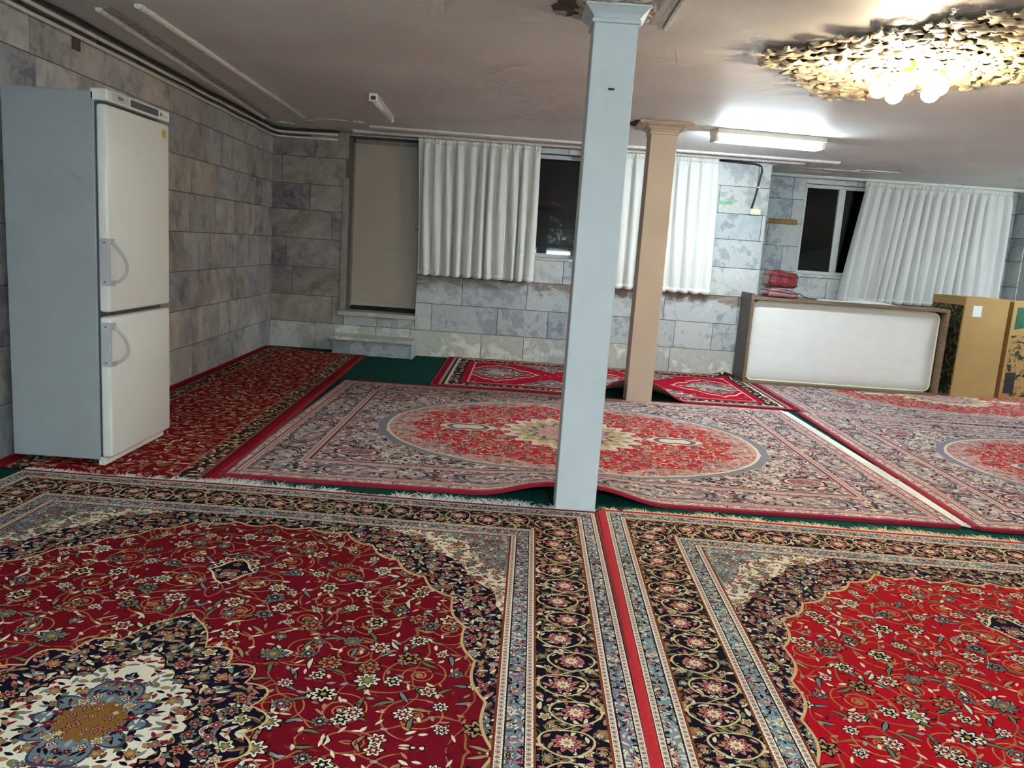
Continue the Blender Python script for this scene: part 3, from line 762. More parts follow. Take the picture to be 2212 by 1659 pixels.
c2 = thing('column', (1.16, 7.187, 0), 'beige square column standing among the rugs near the curtains', 'column')
box('shaft', -0.1145, 0.1145, -0.1145, 0.1145, 0, 2.372, M['col_tan'], c2, 0.006)
square_stack('capital', [(0.116, 2.352), (0.124, 2.356), (0.124, 2.37), (0.117, 2.375), (0.13, 2.395), (0.15, 2.408), (0.152, 2.416), (0.13, 2.417)], M['col_tan'], c2)
square_stack('crown', [(0.135, 2.412), (0.2, 2.42), (0.225, 2.43), (0.23, 2.438), (0.22, H)], M['col_tan'], c2, 0.004, 8, 8)

# ------------------------------------------------------------------ rugs
M['rug_dark'] = rug_kashan('crimson_medallion_rug', 1.476, 2.0, rgb(112, 9, 25), rgb(120, 128, 138), 1.06, 1.545, 2.0)
M['rug_bright'] = rug_kashan('scarlet_medallion_rug', 1.476, 2.0, rgb(168, 10, 25), rgb(124, 146, 148), 1.06, 1.47, 2.25)
M['rug_oval'] = rug_oval('rose_oval_rug', 1.965, 1.435)
M['rug_allover'] = rug_allover('strewn_red_rug', 0.59, 2.42)
M['rug_chain'] = rug_chain('medallion_chain_rug', 1.68, 0.955)
M['jute'] = plain('rug_underside', rgb(150, 128, 96), 0.95, vary=0.35, scale=60, bump=0.4, bscale=200)
def bind_mat(name, c): return plain(name, c, 0.9, vary=0.2, scale=60, bump=0.5, bscale=240)
M['bind_crimson'] = bind_mat('crimson_binding', rgb(128, 8, 28)); M['bind_scarlet'] = bind_mat('scarlet_binding', rgb(190, 12, 26))
M['bind_wine'] = bind_mat('wine_binding', rgb(150, 12, 42)); M['fringe'] = plain('cotton_fringe', rgb(240, 240, 234), 0.9, vary=0.12, scale=40)
M['fringe_warm'] = plain('ivory_fringe', rgb(226, 212, 176), 0.9, vary=0.15, scale=40)

def rug(name, cx, cy, rz, hx, hy, mat, label, bind, binds, fringes, hfun=None, nx=40, ny=40, z0=0.0, fmat='fringe', flen=0.055, thick=0.011, seed=1, warp=None, xs=None, ys=None, zone=None, web=0.02, scale=(1, 1, 1)):
    """woven pile slab; binds: sides with a bound edge (l r n f); fringes: ends with a knotted fringe"""
    rs = random.Random(seed)
    h = hfun or (lambda x, y: 0.0)
    wp = warp or (lambda x, y: (x, y))
    root = thing(name, (cx, cy, z0), label, 'rug', rotz=rz); root.scale = scale
    wav = lambda x, y: 0.0018*(math.sin(3.1*x+seed)+math.sin(2.3*y+1.7*seed)+2)
    def top(x, y):
        X, Y = wp(x, y); return (X, Y, thick+wav(x, y)+h(x, y))
    def bot(x, y):
        X, Y = wp(x, y); return (X, Y, 0.0005+max(0.0, h(x, y)))
    V, Fc = [], []
    xs = xs or [-hx+2*hx*i/nx for i in range(nx+1)]; ys = ys or [-hy+2*hy*j/ny for j in range(ny+1)]
    nx, ny = len(xs)-1, len(ys)-1
    for y in ys:
        for x in xs: V.append(top(x, y))
    idx = lambda i, j: j*(nx+1)+i
    for j in range(ny):
        for i in range(nx): Fc.append((idx(i, j), idx(i+1, j), idx(i+1, j+1), idx(i, j+1)))
    nt = len(Fc); loop = [idx(i, 0) for i in range(nx)]+[idx(nx, j) for j in range(ny)]+[idx(nx-i, ny) for i in range(nx)]+[idx(0, ny-j) for j in range(ny)]
    n0 = len(V)
    for y in ys:
        for x in xs: V.append(bot(x, y))
    for j in range(ny):
        for i in range(nx): Fc.append((n0+idx(i, j), n0+idx(i, j+1), n0+idx(i+1, j+1), n0+idx(i+1, j)))
    n1 = len(V); V += [V[a] for a in loop]+[V[n0+a] for a in loop]; nl = len(loop)
    for q in range(nl): Fc.append((n1+q, n1+nl+q, n1+nl+(q+1) % nl, n1+(q+1) % nl))
    mats = mat if isinstance(mat, list) else [mat]
    body = mobj('pile', V, Fc, mats[0], root, True)
    for m_ in mats[1:]+[M['jute']]: body.data.materials.append(m_)
    for p in body.data.polygons:
        if nt <= p.index < nt+nx*ny: p.material_index = len(mats)
        elif zone and p.index < nt: p.material_index = zone(*p.center[:2])
    body.data.polygons.foreach_set('use_smooth', [p.index < nt for p in body.data.polygons])
    def side(k, f):
        if k == 'l': return (-hx, -hy+2*hy*f), (-1, 0)
        if k == 'r': return (hx, -hy+2*hy*f), (1, 0)
        if k == 'n': return (-hx+2*hx*f, -hy), (0, -1)
        return (-hx+2*hx*f, hy), (0, 1)
    for k, wd in binds:
        bm = bmesh.new(); N = 90; rings = []
        for i in range(N+1):
            (x, y), (ox, oy) = side(k, i/N); t = top(x, y); b_ = bot(x, y)
            zt, zb = t[2]+0.002, b_[2]
            rings.append([bm.verts.new((t[0]+ox*a, t[1]+oy*a, z)) for a, z in ((-0.004, zb+0.001), (-0.004, zt), (wd*0.4, zt+0.002), (wd, zt-0.002), (wd, zb))])
        for A, B in zip(rings, rings[1:]):
            for q in range(5): bm.faces.new((A[q], A[(q+1) % 5], B[(q+1) % 5], B[q]))
        bm.faces.new(rings[0]); bm.faces.new(rings[-1][::-1])
        bmobj('binding', bm, M[bind], root)
    for k in fringes:
        bm = bmesh.new(); N = 60; rings = []
        for i in range(N+1):
            (x, y), (ox, oy) = side(k, i/N); t = top(x, y)
            rings.append([bm.verts.new((t[0]+ox*a, t[1]+oy*a, z)) for a, z in ((-0.002, t[2]-0.004), (-0.002, t[2]-0.001), (web, 0.007), (web, 0.001))])
        for A, B in zip(rings, rings[1:]):
            for q in range(4): bm.faces.new((A[q], A[(q+1) % 4], B[(q+1) % 4], B[q]))
        bm.faces.new(rings[0]); bm.faces.new(rings[-1][::-1])
        bmobj('webbing', bm, M[fmat], root)
        FV, FF = [], []
        ln = 2*(hx if k in 'nf' else hy); n = int(ln/0.0022)
        for i in range(n):
            f = (i+rs.random())/n
            (x, y), (ox, oy) = side(k, f); t = top(x, y)
            cl = 0.62+0.38*math.sin(f*ln*31+3*math.sin(f*ln*9))+0.3*math.sin(f*ln*5.3+seed)
            L = max(0.015, flen*(0.35+0.65*abs(cl))*rs.uniform(0.75, 1.2)); w = rs.uniform(0.002, 0.0038)
            tx, ty = -oy, ox; dr = rs.uniform(-0.5, 0.5); z = t[2]
            zt = rs.uniform(0.002, 0.012)
            n1 = len(FV)
            for q, (d, zz) in enumerate(((-0.004, z-0.001), (0.4*L, z*0.75+zt*0.5), (L, 0.003+zt))):
                for sg in (-1, 1): FV.append((t[0]+ox*d+tx*(sg*w*(1-0.35*q)+dr*d*d/L), t[1]+oy*d+ty*(sg*w*(1-0.35*q)+dr*d*d/L), zz))
            FF += [(n1, n1+1, n1+3, n1+2), (n1+2, n1+3, n1+5, n1+4)]
        o = mobj('fringe', FV, FF, M[fmat], root); tag(o, kind='stuff')
    return root

def centre(px, py, rz, dx, dy):
    c, s = math.cos(rz), math.sin(rz); return px+dx*c-dy*s, py+dx*s+dy*c
def spread(cuts, step):
    out = []
    for a, b in zip(cuts, cuts[1:]):
        n = max(1, round((b-a)/step)); out += [a+(b-a)*k/n for k in range(n)]
    return out+[cuts[-1]]
KX = spread([-1.476, -1.054, -0.52, 0.52, 1.054, 1.476], 0.1); KY = spread([-2.0, -1.578, -0.72, 0.72, 1.578, 2.0], 0.1)
def kzone(x, y): return 2 if abs(x) > 1.054 or abs(y) > 1.578 else (0 if abs(x) < 0.52 and abs(y) < 0.72 else 1)
OX = spread([-1.965, -1.567, 1.567, 1.965], 0.13); OY = spread([-1.435, -1.037, 1.037, 1.435], 0.13)
def ozone(x, y): return 1 if abs(x) > 1.567 or abs(y) > 1.037 else 0
# near left rug: far right corner at (0.475, 3.86)
ra = -0.0177; ax, ay = centre(0.470, 3.862, ra, -1.476, -2.0)
rug('medallion_rug', ax, ay, ra, 1.476, 2.0, M['rug_dark'], 'dark crimson medallion rug with navy border in front of the fridge', 'bind_crimson', [('f', 0.012), ('r', 0.012)], 'f', xs=KX, ys=KY, zone=kzone, seed=2, flen=0.12, web=0.04)
rb = -0.03; bx, by = centre(0.518, 3.905, rb, 1.476, -2.0)
rug('medallion_rug', bx, by, rb, 1.476, 2.0, M['rug_bright'], 'bright scarlet medallion rug right of the red-bound seam below the blue-grey column', 'bind_scarlet', [('l', 0.03), ('f', 0.014)], 'f', xs=KX, ys=KY, zone=kzone, seed=5, fmat='fringe_warm', flen=0.10, web=0.045, z0=0.001)
# middle rug, its near edge shoved up against the first column
def hC(x, y):
    wx, wy = x*1.012+0.458, y*1.06+5.605
    d = max(0.0, 1.0-max(0.0, abs(wx-0.3665)-0.11)/0.40)
    return 0.085*(d*d*(3-2*d))*math.exp(-max(0.0, wy-4.05)/0.30)
rug('oval_rug', 0.458, 5.605, -0.0025, 1.965, 1.435, M['rug_oval'], 'rose and grey rug with a red oval field lying between the two columns', 'bind_wine', [('n', 0.018), ('f', 0.010)], 'r', hfun=hC, xs=spread([-1.965, -1.567, 1.567, 1.965], 0.03), ys=spread([-1.435, -1.037, 1.037, 1.435], 0.04), zone=ozone, seed=3, flen=0.07, web=0.085, scale=(1.012, 1.06, 1), z0=0.0005)
rd = -0.032; dx_, dy_ = centre(2.53, 4.05, rd, 1.965*1.01, 1.435*1.06)
rug('oval_rug', dx_, dy_, rd, 1.965, 1.435, M['rug_oval'], 'rose and grey oval-field rug cut by the right edge of the photo, nearest there', 'bind_wine', [('l', 0.024), ('n', 0.018)], '', xs=OX, ys=OY, zone=ozone, seed=6, z0=0.006, scale=(1.01, 1.06, 1))
rug('oval_rug', 2.728+1.965, 8.55, 0.0, 1.965, 1.435, M['rug_oval'], 'rose and grey rug spread under the upright bed and the cardboard boxes', 'bind_wine', [], '', xs=OX, ys=OY, zone=ozone, seed=8, z0=0.001, warp=lambda x, y: (x-0.035*max(0.0, -x/1.965)*min(1.0, max(0.0, (0.5-y)/0.6)), y))
rg_ = 0.033; gx, gy = centre(-1.485, 3.96, rg_, -0.60, 2.42)
rug('runner_rug', gx, gy, rg_, 0.575, 2.38, M['rug_allover'], 'long red rug strewn with small flowers along the left stone wall', 'bind_crimson', [('l', 0.02), ('r', 0.022)], '', nx=20, ny=40, seed=9, z0=0.005, warp=lambda x, y: (x, y+0.25*((0.575-x)/1.15)**2*max(0.0, (y+0.4)/2.81)))
def hF(x, y):
    wx, wy = x+0.968, y+8.165
    d = max(0.0, 1.0-max(0.0, abs(wx-1.16)-0.12)/0.36)
    z = 0.15*(d*d*(3-2*d))*math.exp(-max(0.0, wy-7.25)/0.22)
    z += 0.06*math.exp(-((wx-2.42)/0.12)**2-((wy-9.0)/0.12)**2)
    return z
def wF(x, y):
    wx, wy = x+0.968, y+8.165
    d = max(0.0, 1.0-max(0.0, abs(wx-1.16)-0.12)/0.2)
    return x, y+0.085*d*math.exp(-max(0.0, wy-7.2)/0.25)
rug('chain_rug', 0.968, 8.16, -0.004, 1.71, 0.922, M['rug_chain'], 'red rug with a row of grey medallions along the curtained back wall', 'bind_wine', [('n', 0.02), ('f', 0.02), ('l', 0.012)], '', hfun=hF, nx=120, ny=60, seed=4, z0=0.004, warp=wF)

# ------------------------------------------------------------------ fridge
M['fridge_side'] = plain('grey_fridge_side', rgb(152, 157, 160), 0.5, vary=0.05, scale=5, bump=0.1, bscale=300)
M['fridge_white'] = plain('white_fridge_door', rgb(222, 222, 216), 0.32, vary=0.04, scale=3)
M['fridge_grey'] = plain('grey_handle', rgb(176, 176, 178), 0.4)
M['panel_grey'] = plain('panel_silver', rgb(186, 188, 182), 0.4)
M['panel_dark'] = plain('panel_dark', rgb(66, 68, 72), 0.35)
M['gold'] = plain('gold_sticker', rgb(196, 150, 60), 0.4, vary=0.4, scale=60)
fx0, fx1, fy0, fy1 = -2.615, -2.09, 4.066, 4.775
fr = thing('fridge', ((fx0+fx1)/2, (fy0+fy1)/2, 0.02), 'tall white two-door fridge-freezer standing against the left stone wall', 'fridge')
dxh, dyh = (fx1-fx0)/2, (fy1-fy0)/2; fd = 0.055
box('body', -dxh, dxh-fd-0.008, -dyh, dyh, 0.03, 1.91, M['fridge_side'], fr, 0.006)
box('gasket', dxh-fd-0.009, dxh-fd+0.002, -dyh+0.008, dyh-0.008, 0.04, 1.86, M['panel_dark'], fr)
for x in (-dxh+0.05, dxh-0.12):
    for y in (-dyh+0.06, dyh-0.06): lathe('foot', [(0.02, 0.0), (0.022, 0.004), (0.016, 0.03)], M['black'], fr, 12, (x, y, 0))
box('plinth', dxh-fd-0.02, dxh-fd+0.015, -dyh+0.004, dyh-0.004, 0.0, 0.045, M['fridge_white'], fr, 0.004)
def fdoor(z0, z1, hz0, hz1):
    d = box('door', dxh-fd, dxh, -dyh, dyh, z0, z1, M['fridge_white'], fr, 0.014, 3, True)
    bm = bmesh.new()   # grip plate on the opening edge and a bowed loop
    add_box(bm, dxh-fd+0.012, dxh+0.004, -dyh-0.006, -dyh+0.012, hz0, hz1, 0.003)
    add_box(bm, dxh-0.004, dxh+0.006, -dyh-0.002, -dyh+0.055, hz1-0.03, hz1, 0.003)
    add_box(bm, dxh-0.004, dxh+0.006, -dyh-0.002, -dyh+0.055, hz0, hz0+0.026, 0.003)
    pts = []
    for i in range(25):
        f = i/24; z = hz1-0.025-(hz1-hz0-0.04)*f
        b = math.sin(PI*min(1.0, f**1.25))**0.6 if 0 < f < 1 else 0.0
        pts.append((dxh+0.004+0.055*b, -dyh+0.035+0.05*b*(0.4+0.6*f), z))
    add_tube(bm, pts, 0.0075, 8)
    hnd = bmobj('handle', bm, M['fridge_grey'], d); tag(hnd, 'bowed grey plastic handle')
    for zz in (hz0+0.02, hz1-0.02):
        bm = bmesh.new(); add_tube(bm, [(dxh-0.02, -dyh-0.0085, zz), (dxh-0.02, -dyh-0.005, zz)], 0.0045, 10); bmobj('screw', bm, M['panel_dark'], d)
    return d
up = fdoor(0.818, 1.852, 0.955, 1.195)
lo = fdoor(0.045, 0.795, 0.535, 0.765)
bm = bmesh.new(); add_box(bm, dxh-0.004, dxh+0.0012, dyh-0.095, dyh-0.045, 1.775, 1.815, 0.002); bmobj('badge', bm, M['gold'], up)
hd = box('control_panel', dxh-fd-0.03, dxh+0.004, -dyh, dyh, 1.866, 1.925, M['fridge_white'], fr, 0.008)
box('badge_strip', dxh-0.002, dxh+0.0052, -dyh+0.05, -dyh+0.22, 1.876, 1.916, M['panel_grey'], hd, 0.001)
box('display', dxh-0.002, dxh+0.0056, -dyh+0.24, -dyh+0.56, 1.878, 1.914, M['panel_dark'], hd, 0.001)
box('knob', dxh-0.002, dxh+0.01, -dyh+0.585, -dyh+0.6, 1.888, 1.903, M['panel_dark'], hd, 0.002)
box('print', dxh-0.002, dxh+0.0052, -dyh+0.625, -dyh+0.68, 1.884, 1.896, M['panel_grey'], hd, 0.001)
for k in range(4):   # worn maker's lettering, no longer readable
    box('lettering', dxh+0.0048, dxh+0.0058, -dyh+0.11+k*0.014, -dyh+0.12+k*0.014, 1.89, 1.903+(0.003 if k == 0 else 0), M['panel_dark'], hd)

# ------------------------------------------------------------------ curtains
def cloth_mat(name, c):
    g = Gr(name); x, y, z = g.sep(g.coord('Object'))
    n = g.noise(g.xyz(x*900.0, y*40, z*900.0), 1.0, 2.0)
    g.bump(n, 0.15, 0.002)
    g.bsdf.inputs['Sheen Weight'].default_value = 0.15
    cc = g.mul(c, g.ramp(g.noise(g.coord('Object'), 2.0, 3.0), [(0.3, (0.93, 0.93, 0.92, 1)), (0.7, (1, 1, 1, 1))], 'LINEAR'))
    return g.out(cc, 0.85, 0.0, 0.2)
M['curtain'] = cloth_mat('off_white_curtain_cloth', rgb(224, 225, 222))
M['curtain_grey'] = cloth_mat('grey_white_curtain_cloth', rgb(212, 211, 210))
def curtain(label, xt, xb, z0, z1, y, nf, amp, mat, seed, wz=None, group='white pleated curtains'):
    rs = random.Random(seed); cx = (xt[0]+xt[1])/2
    root = thing('curtain', (cx, y, z0), label, 'curtain')
    nx, nz = nf*16, 30; ph = [rs.uniform(-0.9, 0.9) for _ in range(nf+2)]; am = [rs.uniform(0.4, 1.25) for _ in range(nf+2)]
    def wave(s, t):
        f = s*nf; i = int(min(nf-1, f)); u = f-i
        a = am[i]*(1-u)+am[i+1]*u; p = ph[i]*(1-u)+ph[i+1]*u
        w = math.sin(2*PI*f+p+0.5*math.sin(3.0*t+i))
        return a*math.copysign(abs(w)**0.75, w)
    def pt(s, t, off=0.0):
        k = min(1.0, t/0.10); k = k*k*(3-2*k)
        x = (xt[0]*(1-t)+xb[0]*t)*(1-s)+(xt[1]*(1-t)+xb[1]*t)*s
        x += 0.012*k*math.sin(2*PI*s*nf*1.0+ph[1]+2*t)
        d = amp*(0.18+0.82*k)*(0.8+0.25*t)*wave(s, t)+0.006*(1-k)*math.sin(2*PI*s*nf*3)
        zb = z0+(wz(s) if wz else 0.0)
        return (x-cx, d+off, (z1-(z1-zb)*t+0.006*math.sin(s*nf*2*PI+1)*t)-z0)
    V, Fc = [], []
    tops = [0.0, 0.02, 0.04, 0.06, 0.08]+[0.1+0.9*j/(nz-5) for j in range(nz-4)]
    for t in tops:
        for i in range(nx+1): V.append(pt(i/nx, t))
    n = nx+1
    for j in range(len(tops)-1):
        for i in range(nx): Fc.append((j*n+i, j*n+i+1, (j+1)*n+i+1, (j+1)*n+i))
    o = mobj('cloth', V, Fc, M[mat], root, True); md = o.modifiers.new('thick', 'SOLIDIFY'); md.thickness = 0.003
    V, Fc = [], []
    for t in (-0.012, 0.035):
        for i in range(nx+1): V.append(pt(i/nx, max(0, t), -0.012)[:2]+(pt(i/nx, t)[2],))
    for i in range(nx): Fc.append((i, i+1, n+i+1, n+i))
    o = mobj('heading_tape', V, Fc, M[mat], root, True); md = o.modifiers.new('thick', 'SOLIDIFY'); md.thickness = 0.003
    V, Fc = [], []
    for t in (0.965, 1.002):
        for i in range(nx+1): V.append(pt(i/nx, t, -0.004))
    for i in range(nx): Fc.append((i, i+1, n+i+1, n+i))
    o = mobj('hem', V, Fc, M[mat], root, True); md = o.modifiers.new('thick', 'SOLIDIFY'); md.thickness = 0.003
    return root
curtain('off-white pleated curtain between the beige door and the dark window', (-1.20, 0.14), (-1.15, 0.15), 0.945, 2.425, YB-0.125, 11, 0.06, 'curtain', 3)
curtain('bright white pleated curtain partly hidden behind the two columns', (0.64, 2.10), (0.66, 2.16), 0.945, 2.425, YB-0.10, 12, 0.046, 'curtain', 5)
curtain('greyish white curtain of fine pleats in the recess behind the boxes', (4.23, 6.06), (4.06, 6.08), 0.93, 2.415, YR-0.10, 17, 0.045, 'curtain_grey', 8, wz=lambda s: 0.03*s)

# ------------------------------------------------------------------ upright bed and its mattress
def wood_mat(name, c, sc=1.0):
    g = Gr(name); x, y, z = g.sep(g.coord('Object'))
    n = g.noise(g.xyz(x*3.0*sc, y*30.0, z*30.0*sc), 1.0, 5.0, 0.6, 0.4)
    cc = g.mul(c, g.ramp(n, [(0.3, (0.62, 0.6, 0.58, 1)), (0.7, (1.15, 1.15, 1.15, 1))], 'LINEAR'))
    return g.out(cc, 0.5, 0.0, 0.4)
M['bed_wood'] = wood_mat('walnut_brown_board', rgb(122, 100, 80)); M['bed_dark'] = wood_mat('dark_grey_brown_board', rgb(88, 82, 80))
BX0, BX1, BY0, BY1, BH = 2.535, 4.70, 8.665, 9.085, 0.985
bed = thing('bed_frame', ((BX0+BX1)/2, BY0, 0.016), 'brown wooden single bed frame stood up on its long side', 'bed')
bw = (BX1-BX0)/2
hb = box('headboard', -bw, -bw+0.036, 0.0, BY1-BY0, 0.0, BH, M['bed_dark'], bed, 0.004)
box('edge_strip', -bw+0.002, -bw+0.035, -0.006, 0.0, 0.004, BH-0.004, M['bed_wood'], hb, 0.002)
fb = box('footboard', bw-0.04, bw, 0.0, BY1-BY0, -0.012, BH-0.03, M['bed_wood'], bed, 0.004)
box('side_rail', -bw+0.037, bw-0.041, 0.0, BY1-BY0-0.06, BH-0.065, BH-0.03, M['bed_wood'], bed, 0.004)
box('side_rail', -bw+0.037, bw-0.041, 0.0, BY1-BY0-0.06, 0.0, 0.028, M['bed_wood'], bed, 0.004)
for k in range(7): box('slat', -bw+0.06, bw-0.06, 0.37, 0.385, 0.05+k*0.125, 0.12+k*0.125, M['bed_wood'], bed, 0.003)

def _mattress():
    g = Gr('white_quilted_ticking')
    x, y, z = g.sep(g.coord('Object'))
    n = g.noise(g.coord('Object'), 5.0, 3.0)
    g.bump(g.noise(g.coord('Object'), 120.0, 2.0), 0.15, 0.003)
    return g.out(g.mul(rgb(226, 228, 226), g.ramp(n, [(0.3, (0.96,)*3+(1,)), (0.7, (1,)*3+(1,))], 'LINEAR')), 0.8, 0.0, 0.2)
M['ticking'] = _mattress(); M['piping'] = plain('cream_piping', rgb(228, 222, 196), 0.7)
mw, mh, md_, rad = (BX1-BX0)/2-0.055, 0.437, 0.2, 0.075
mt = thing('mattress', ((BX0+BX1)/2-0.004, BY0+0.095, 0.016+0.032+mh), 'white quilted mattress standing inside the upright brown bed frame', 'mattress')
def rr(u, w):
    """unit square to rounded rectangle"""
    x, z = u*mw, w*mh
    cx, cz = mw-rad, mh-rad
    if abs(x) > cx and abs(z) > cz:
        a, b = abs(x)-cx, abs(z)-cz; m = max(a, b); l = math.hypot(a, b)
        if l > 1e-6: x = math.copysign(cx+a*m/l, x); z = math.copysign(cz+b*m/l, z)
    return x, z
nx, nz = 150, 64; V, Fc = [], []
def quilt(x, z):
    a = z*1.0+0.030*math.sin(x*9.0); b = math.sin(a*24.0)
    d = 0.0016*(1-abs(b))**3+0.0012*(1-abs(math.sin((x*0.9-z)*17.0)))**5
    return d
for j in range(nz+1):
    for i in range(nx+1):
        u, w = -1+2*i/nx, -1+2*j/nz; x, z = rr(u, w)
        m = max(abs(u)**14, abs(w)**8)
        V.append((x, -0.028*(1-m)+quilt(x, z)*(1-m), z))
idx = lambda i, j: j*(nx+1)+i
for j in range(nz):
    for i in range(nx): Fc.append((idx(i, j), idx(i+1, j), idx(i+1, j+1), idx(i, j+1)))
loop = [idx(i, 0) for i in range(nx)]+[idx(nx, j) for j in range(nz)]+[idx(nx-i, nz) for i in range(nx)]+[idx(0, nz-j) for j in range(nz)]
n0 = len(V); V += [(V[k][0], md_, V[k][2]) for k in loop]; L_ = len(loop)
for q in range(L_): Fc.append((loop[q], n0+q, n0+(q+1) % L_, loop[(q+1) % L_]))
Fc.append(tuple(range(n0, n0+L_))[::-1])
mo = mobj('cover', V, Fc, M['ticking'], mt, True)
bm = bmesh.new(); pts = [(V[k][0]*0.999, -0.004, V[k][2]*0.998) for k in loop]; pts += pts[:1]
add_tube(bm, pts, 0.009, 8, False); bmobj('piping', bm, M['piping'], mt, True)

# ------------------------------------------------------------------ red bedding bags on the bed
def bag_mat(name, c, c2, gl):
    g = Gr(name); p = g.coord('Object')
    x, y, z = g.sep(p)
    v = g.vor(x, z+y, 22.0, 0.9); d = E(g, v.outputs['Distance'])
    cc = g.mix(d*14.0 < 2.2, c, c2)
    g.bump(g.noise(p, 16.0, 4.0, 0.6, 0.8), 0.7, 0.03)
    g.bsdf.inputs['Coat Weight'].default_value = gl; g.bsdf.inputs['Coat Roughness'].default_value = 0.12
    return g.out(cc, 0.4)
M['bag_red'] = bag_mat('red_plastic_bedding_bag', rgb(104, 12, 26), rgb(140, 30, 44), 0.5)
M['bag_pink'] = bag_mat('pink_plastic_bedding_bag', rgb(160, 108, 116), rgb(186, 142, 148), 0.8)
M['zip'] = plain('dark_zip_edge', rgb(58, 34, 44), 0.5)
def bag(label, x0, x1, y0, y1, z0, z1, mat, seed, name='bedding_bag'):
    rs = random.Random(seed); cx, cy = (x0+x1)/2, (y0+y1)/2
    root = thing(name, (cx, cy, z0), label, 'bag')
    bm = bmesh.new(); add_box(bm, x0-cx, x1-cx, y0-cy, y1-cy, 0, z1-z0, 0.045, 4)
    bmesh.ops.subdivide_edges(bm, edges=list(bm.edges), cuts=2, use_grid_fill=True)
    for v in bm.verts:
        k = 0.010*math.sin(v.co.x*24+seed)*math.cos(v.co.y*19+seed)+0.006*math.sin(v.co.z*50+v.co.x*30)
        lift = max(0.0, v.co.z)/(z1-z0)
        v.co.z = max(0.0, v.co.z+k*lift-0.03*lift*(v.co.x/(x1-x0)+0.5)); v.co.y += 0.5*k; v.co.x += 0.5*k
    bmobj('cover', bm, M[mat], root, True)
    hw, hd, zz = (x1-x0)/2-0.004, (y1-y0)/2-0.004, (z1-z0)*0.78
    for zz, rad_ in (((z1-z0)*0.72, 0.006), ((z1-z0)*0.12, 0.005)):
        pts = [(hw*a+rs.uniform(-.004, .004), hd*b, zz+0.006*math.sin(5*a+3*b)-0.012*(a+1)*(1 if zz > 0.05 else 0)) for a, b in ((-1, -1), (-0.3, -1.04), (0.4, -1.03), (1, -1), (1.02, 0), (1, 1), (0, 1.03), (-1, 1), (-1.02, 0), (-1, -1))]
        tube('zip', pts, rad_, M['zip'], root, 6)
    return root
BT = 0.016+BH-0.03
bag('pink clear-plastic bedding bag lying on the bed frame under the red one', 2.72, 3.05, 8.70, 9.02, BT, BT+0.105, 'bag_pink', 3)
bag('dark red glossy bedding bag, the upper of two on the bed', 2.715, 3.03, 8.70, 9.0, BT+0.108, BT+0.30, 'bag_red', 6)
sp = [(3.03, 8.76, BT+0.06), (3.08, 8.74, BT+0.055), (3.12, 8.74, BT+0.03), (3.2, 8.74, BT+0.014), (3.3, 8.76, BT+0.006)]
sr = tube('strap', sp, 0.006, M['zip'], None, 6); tag(sr, 'dark strap trailing along the bed edge from the bags', 'strap')
M['sheet'] = plain('white_sheet', rgb(216, 216, 216), 0.85)
V, Fc = [], []; nx, ny = 40, 14
for j in range(ny+1):
    for i in range(nx+1):
        u, w = i/nx, j/ny; e_ = math.sin(PI*u)**0.5*math.sin(PI*w)**0.5 if 0 < u < 1 and 0 < w < 1 else 0
        V.append((3.25+0.95*u, 8.72+0.25*w, BT+0.003+e_*(0.018+0.014*math.sin(9*u+2)+0.010*math.sin(23*u+4*w))))
n0 = len(V); V += [(a, b, BT+0.001) for a, b, c in V]
for j in range(ny):
    for i in range(nx):
        a = j*(nx+1)+i; Fc.append((a, a+1, a+nx+2, a+nx+1)); Fc.append((n0+a, n0+a+nx+1, n0+a+nx+2, n0+a+1))
sh = mobj('folded_sheet', V, Fc, M['sheet'], None, True); tag(sh, 'crumpled white sheet lying along the top of the bed frame', 'sheet')

# ------------------------------------------------------------------ cardboard boxes
def card_mat(name, c):
    g = Gr(name); x, y, z = g.sep(g.coord('Object'))
    n = g.noise(g.xyz(x*4, y*4, z*90.0), 1.0, 3.0); n2 = g.noise(g.coord('Object'), 3.0, 4.0)
    cc = g.mul(c, g.ramp(n*0.4+n2*0.6, [(0.3, (0.84,)*3+(1,)), (0.7, (1.06,)*3+(1,))], 'LINEAR'))
    return g.out(cc, 0.8, 0.0, 0.2)
M['card'] = card_mat('brown_cardboard', rgb(172, 140, 92))
def print_mat(name, c, ink, ink2, sc, th):
    g = Gr(name); x, y, z = g.sep(g.coord('Object')); p = g.coord('Object')
    n = g.noise(p, sc, 3.0, 0.5, 1.5); n2 = g.noise(p, sc*2.3, 2.0, 0.5, 1.0)
    cc = g.mix(n > th, c, ink); cc = g.mix(n2 > th+0.10, cc, ink2)
    return g.out(cc, 0.75, 0.0, 0.2)
M['print_dark'] = print_mat('dark_printed_cardboard', rgb(120, 96, 62), rgb(38, 40, 30), rgb(34, 72, 56), 8.0, 0.47)
M['print_pic'] = print_mat('picture_printed_cardboard', rgb(166, 132, 86), rgb(52, 56, 46), rgb(110, 74, 44), 11.0, 0.53)
M['print_green'] = plain('green_print', rgb(44, 92, 72), 0.75, vary=0.25, scale=12)
M['paper'] = plain('white_paper', rgb(226, 226, 228), 0.8)
M['print_black'] = plain('dark_print', rgb(40, 44, 44), 0.8, vary=0.3, scale=20)
def carton(label, x, y, rz, w, d, h, front, left):
    c = thing('cardboard_box', (x, y, 0.014), label, 'box', rotz=rz)
    b = box('body', 0, w, 0, d, 0, h-0.003, M['card'], c, 0.004)
    box('flap', 0.006, w-0.006, 0.004, d*0.5-0.002, h-0.003, h+0.002, M['card'], c, 0.001)
    box('flap', 0.006, w-0.006, d*0.5+0.002, d-0.004, h-0.003, h+0.002, M['card'], c, 0.001)
    if left: box('printed_side', -0.0012, 0.0, 0.02, d-0.02, 0.02, h-0.09, M['print_dark'], c)
    return c
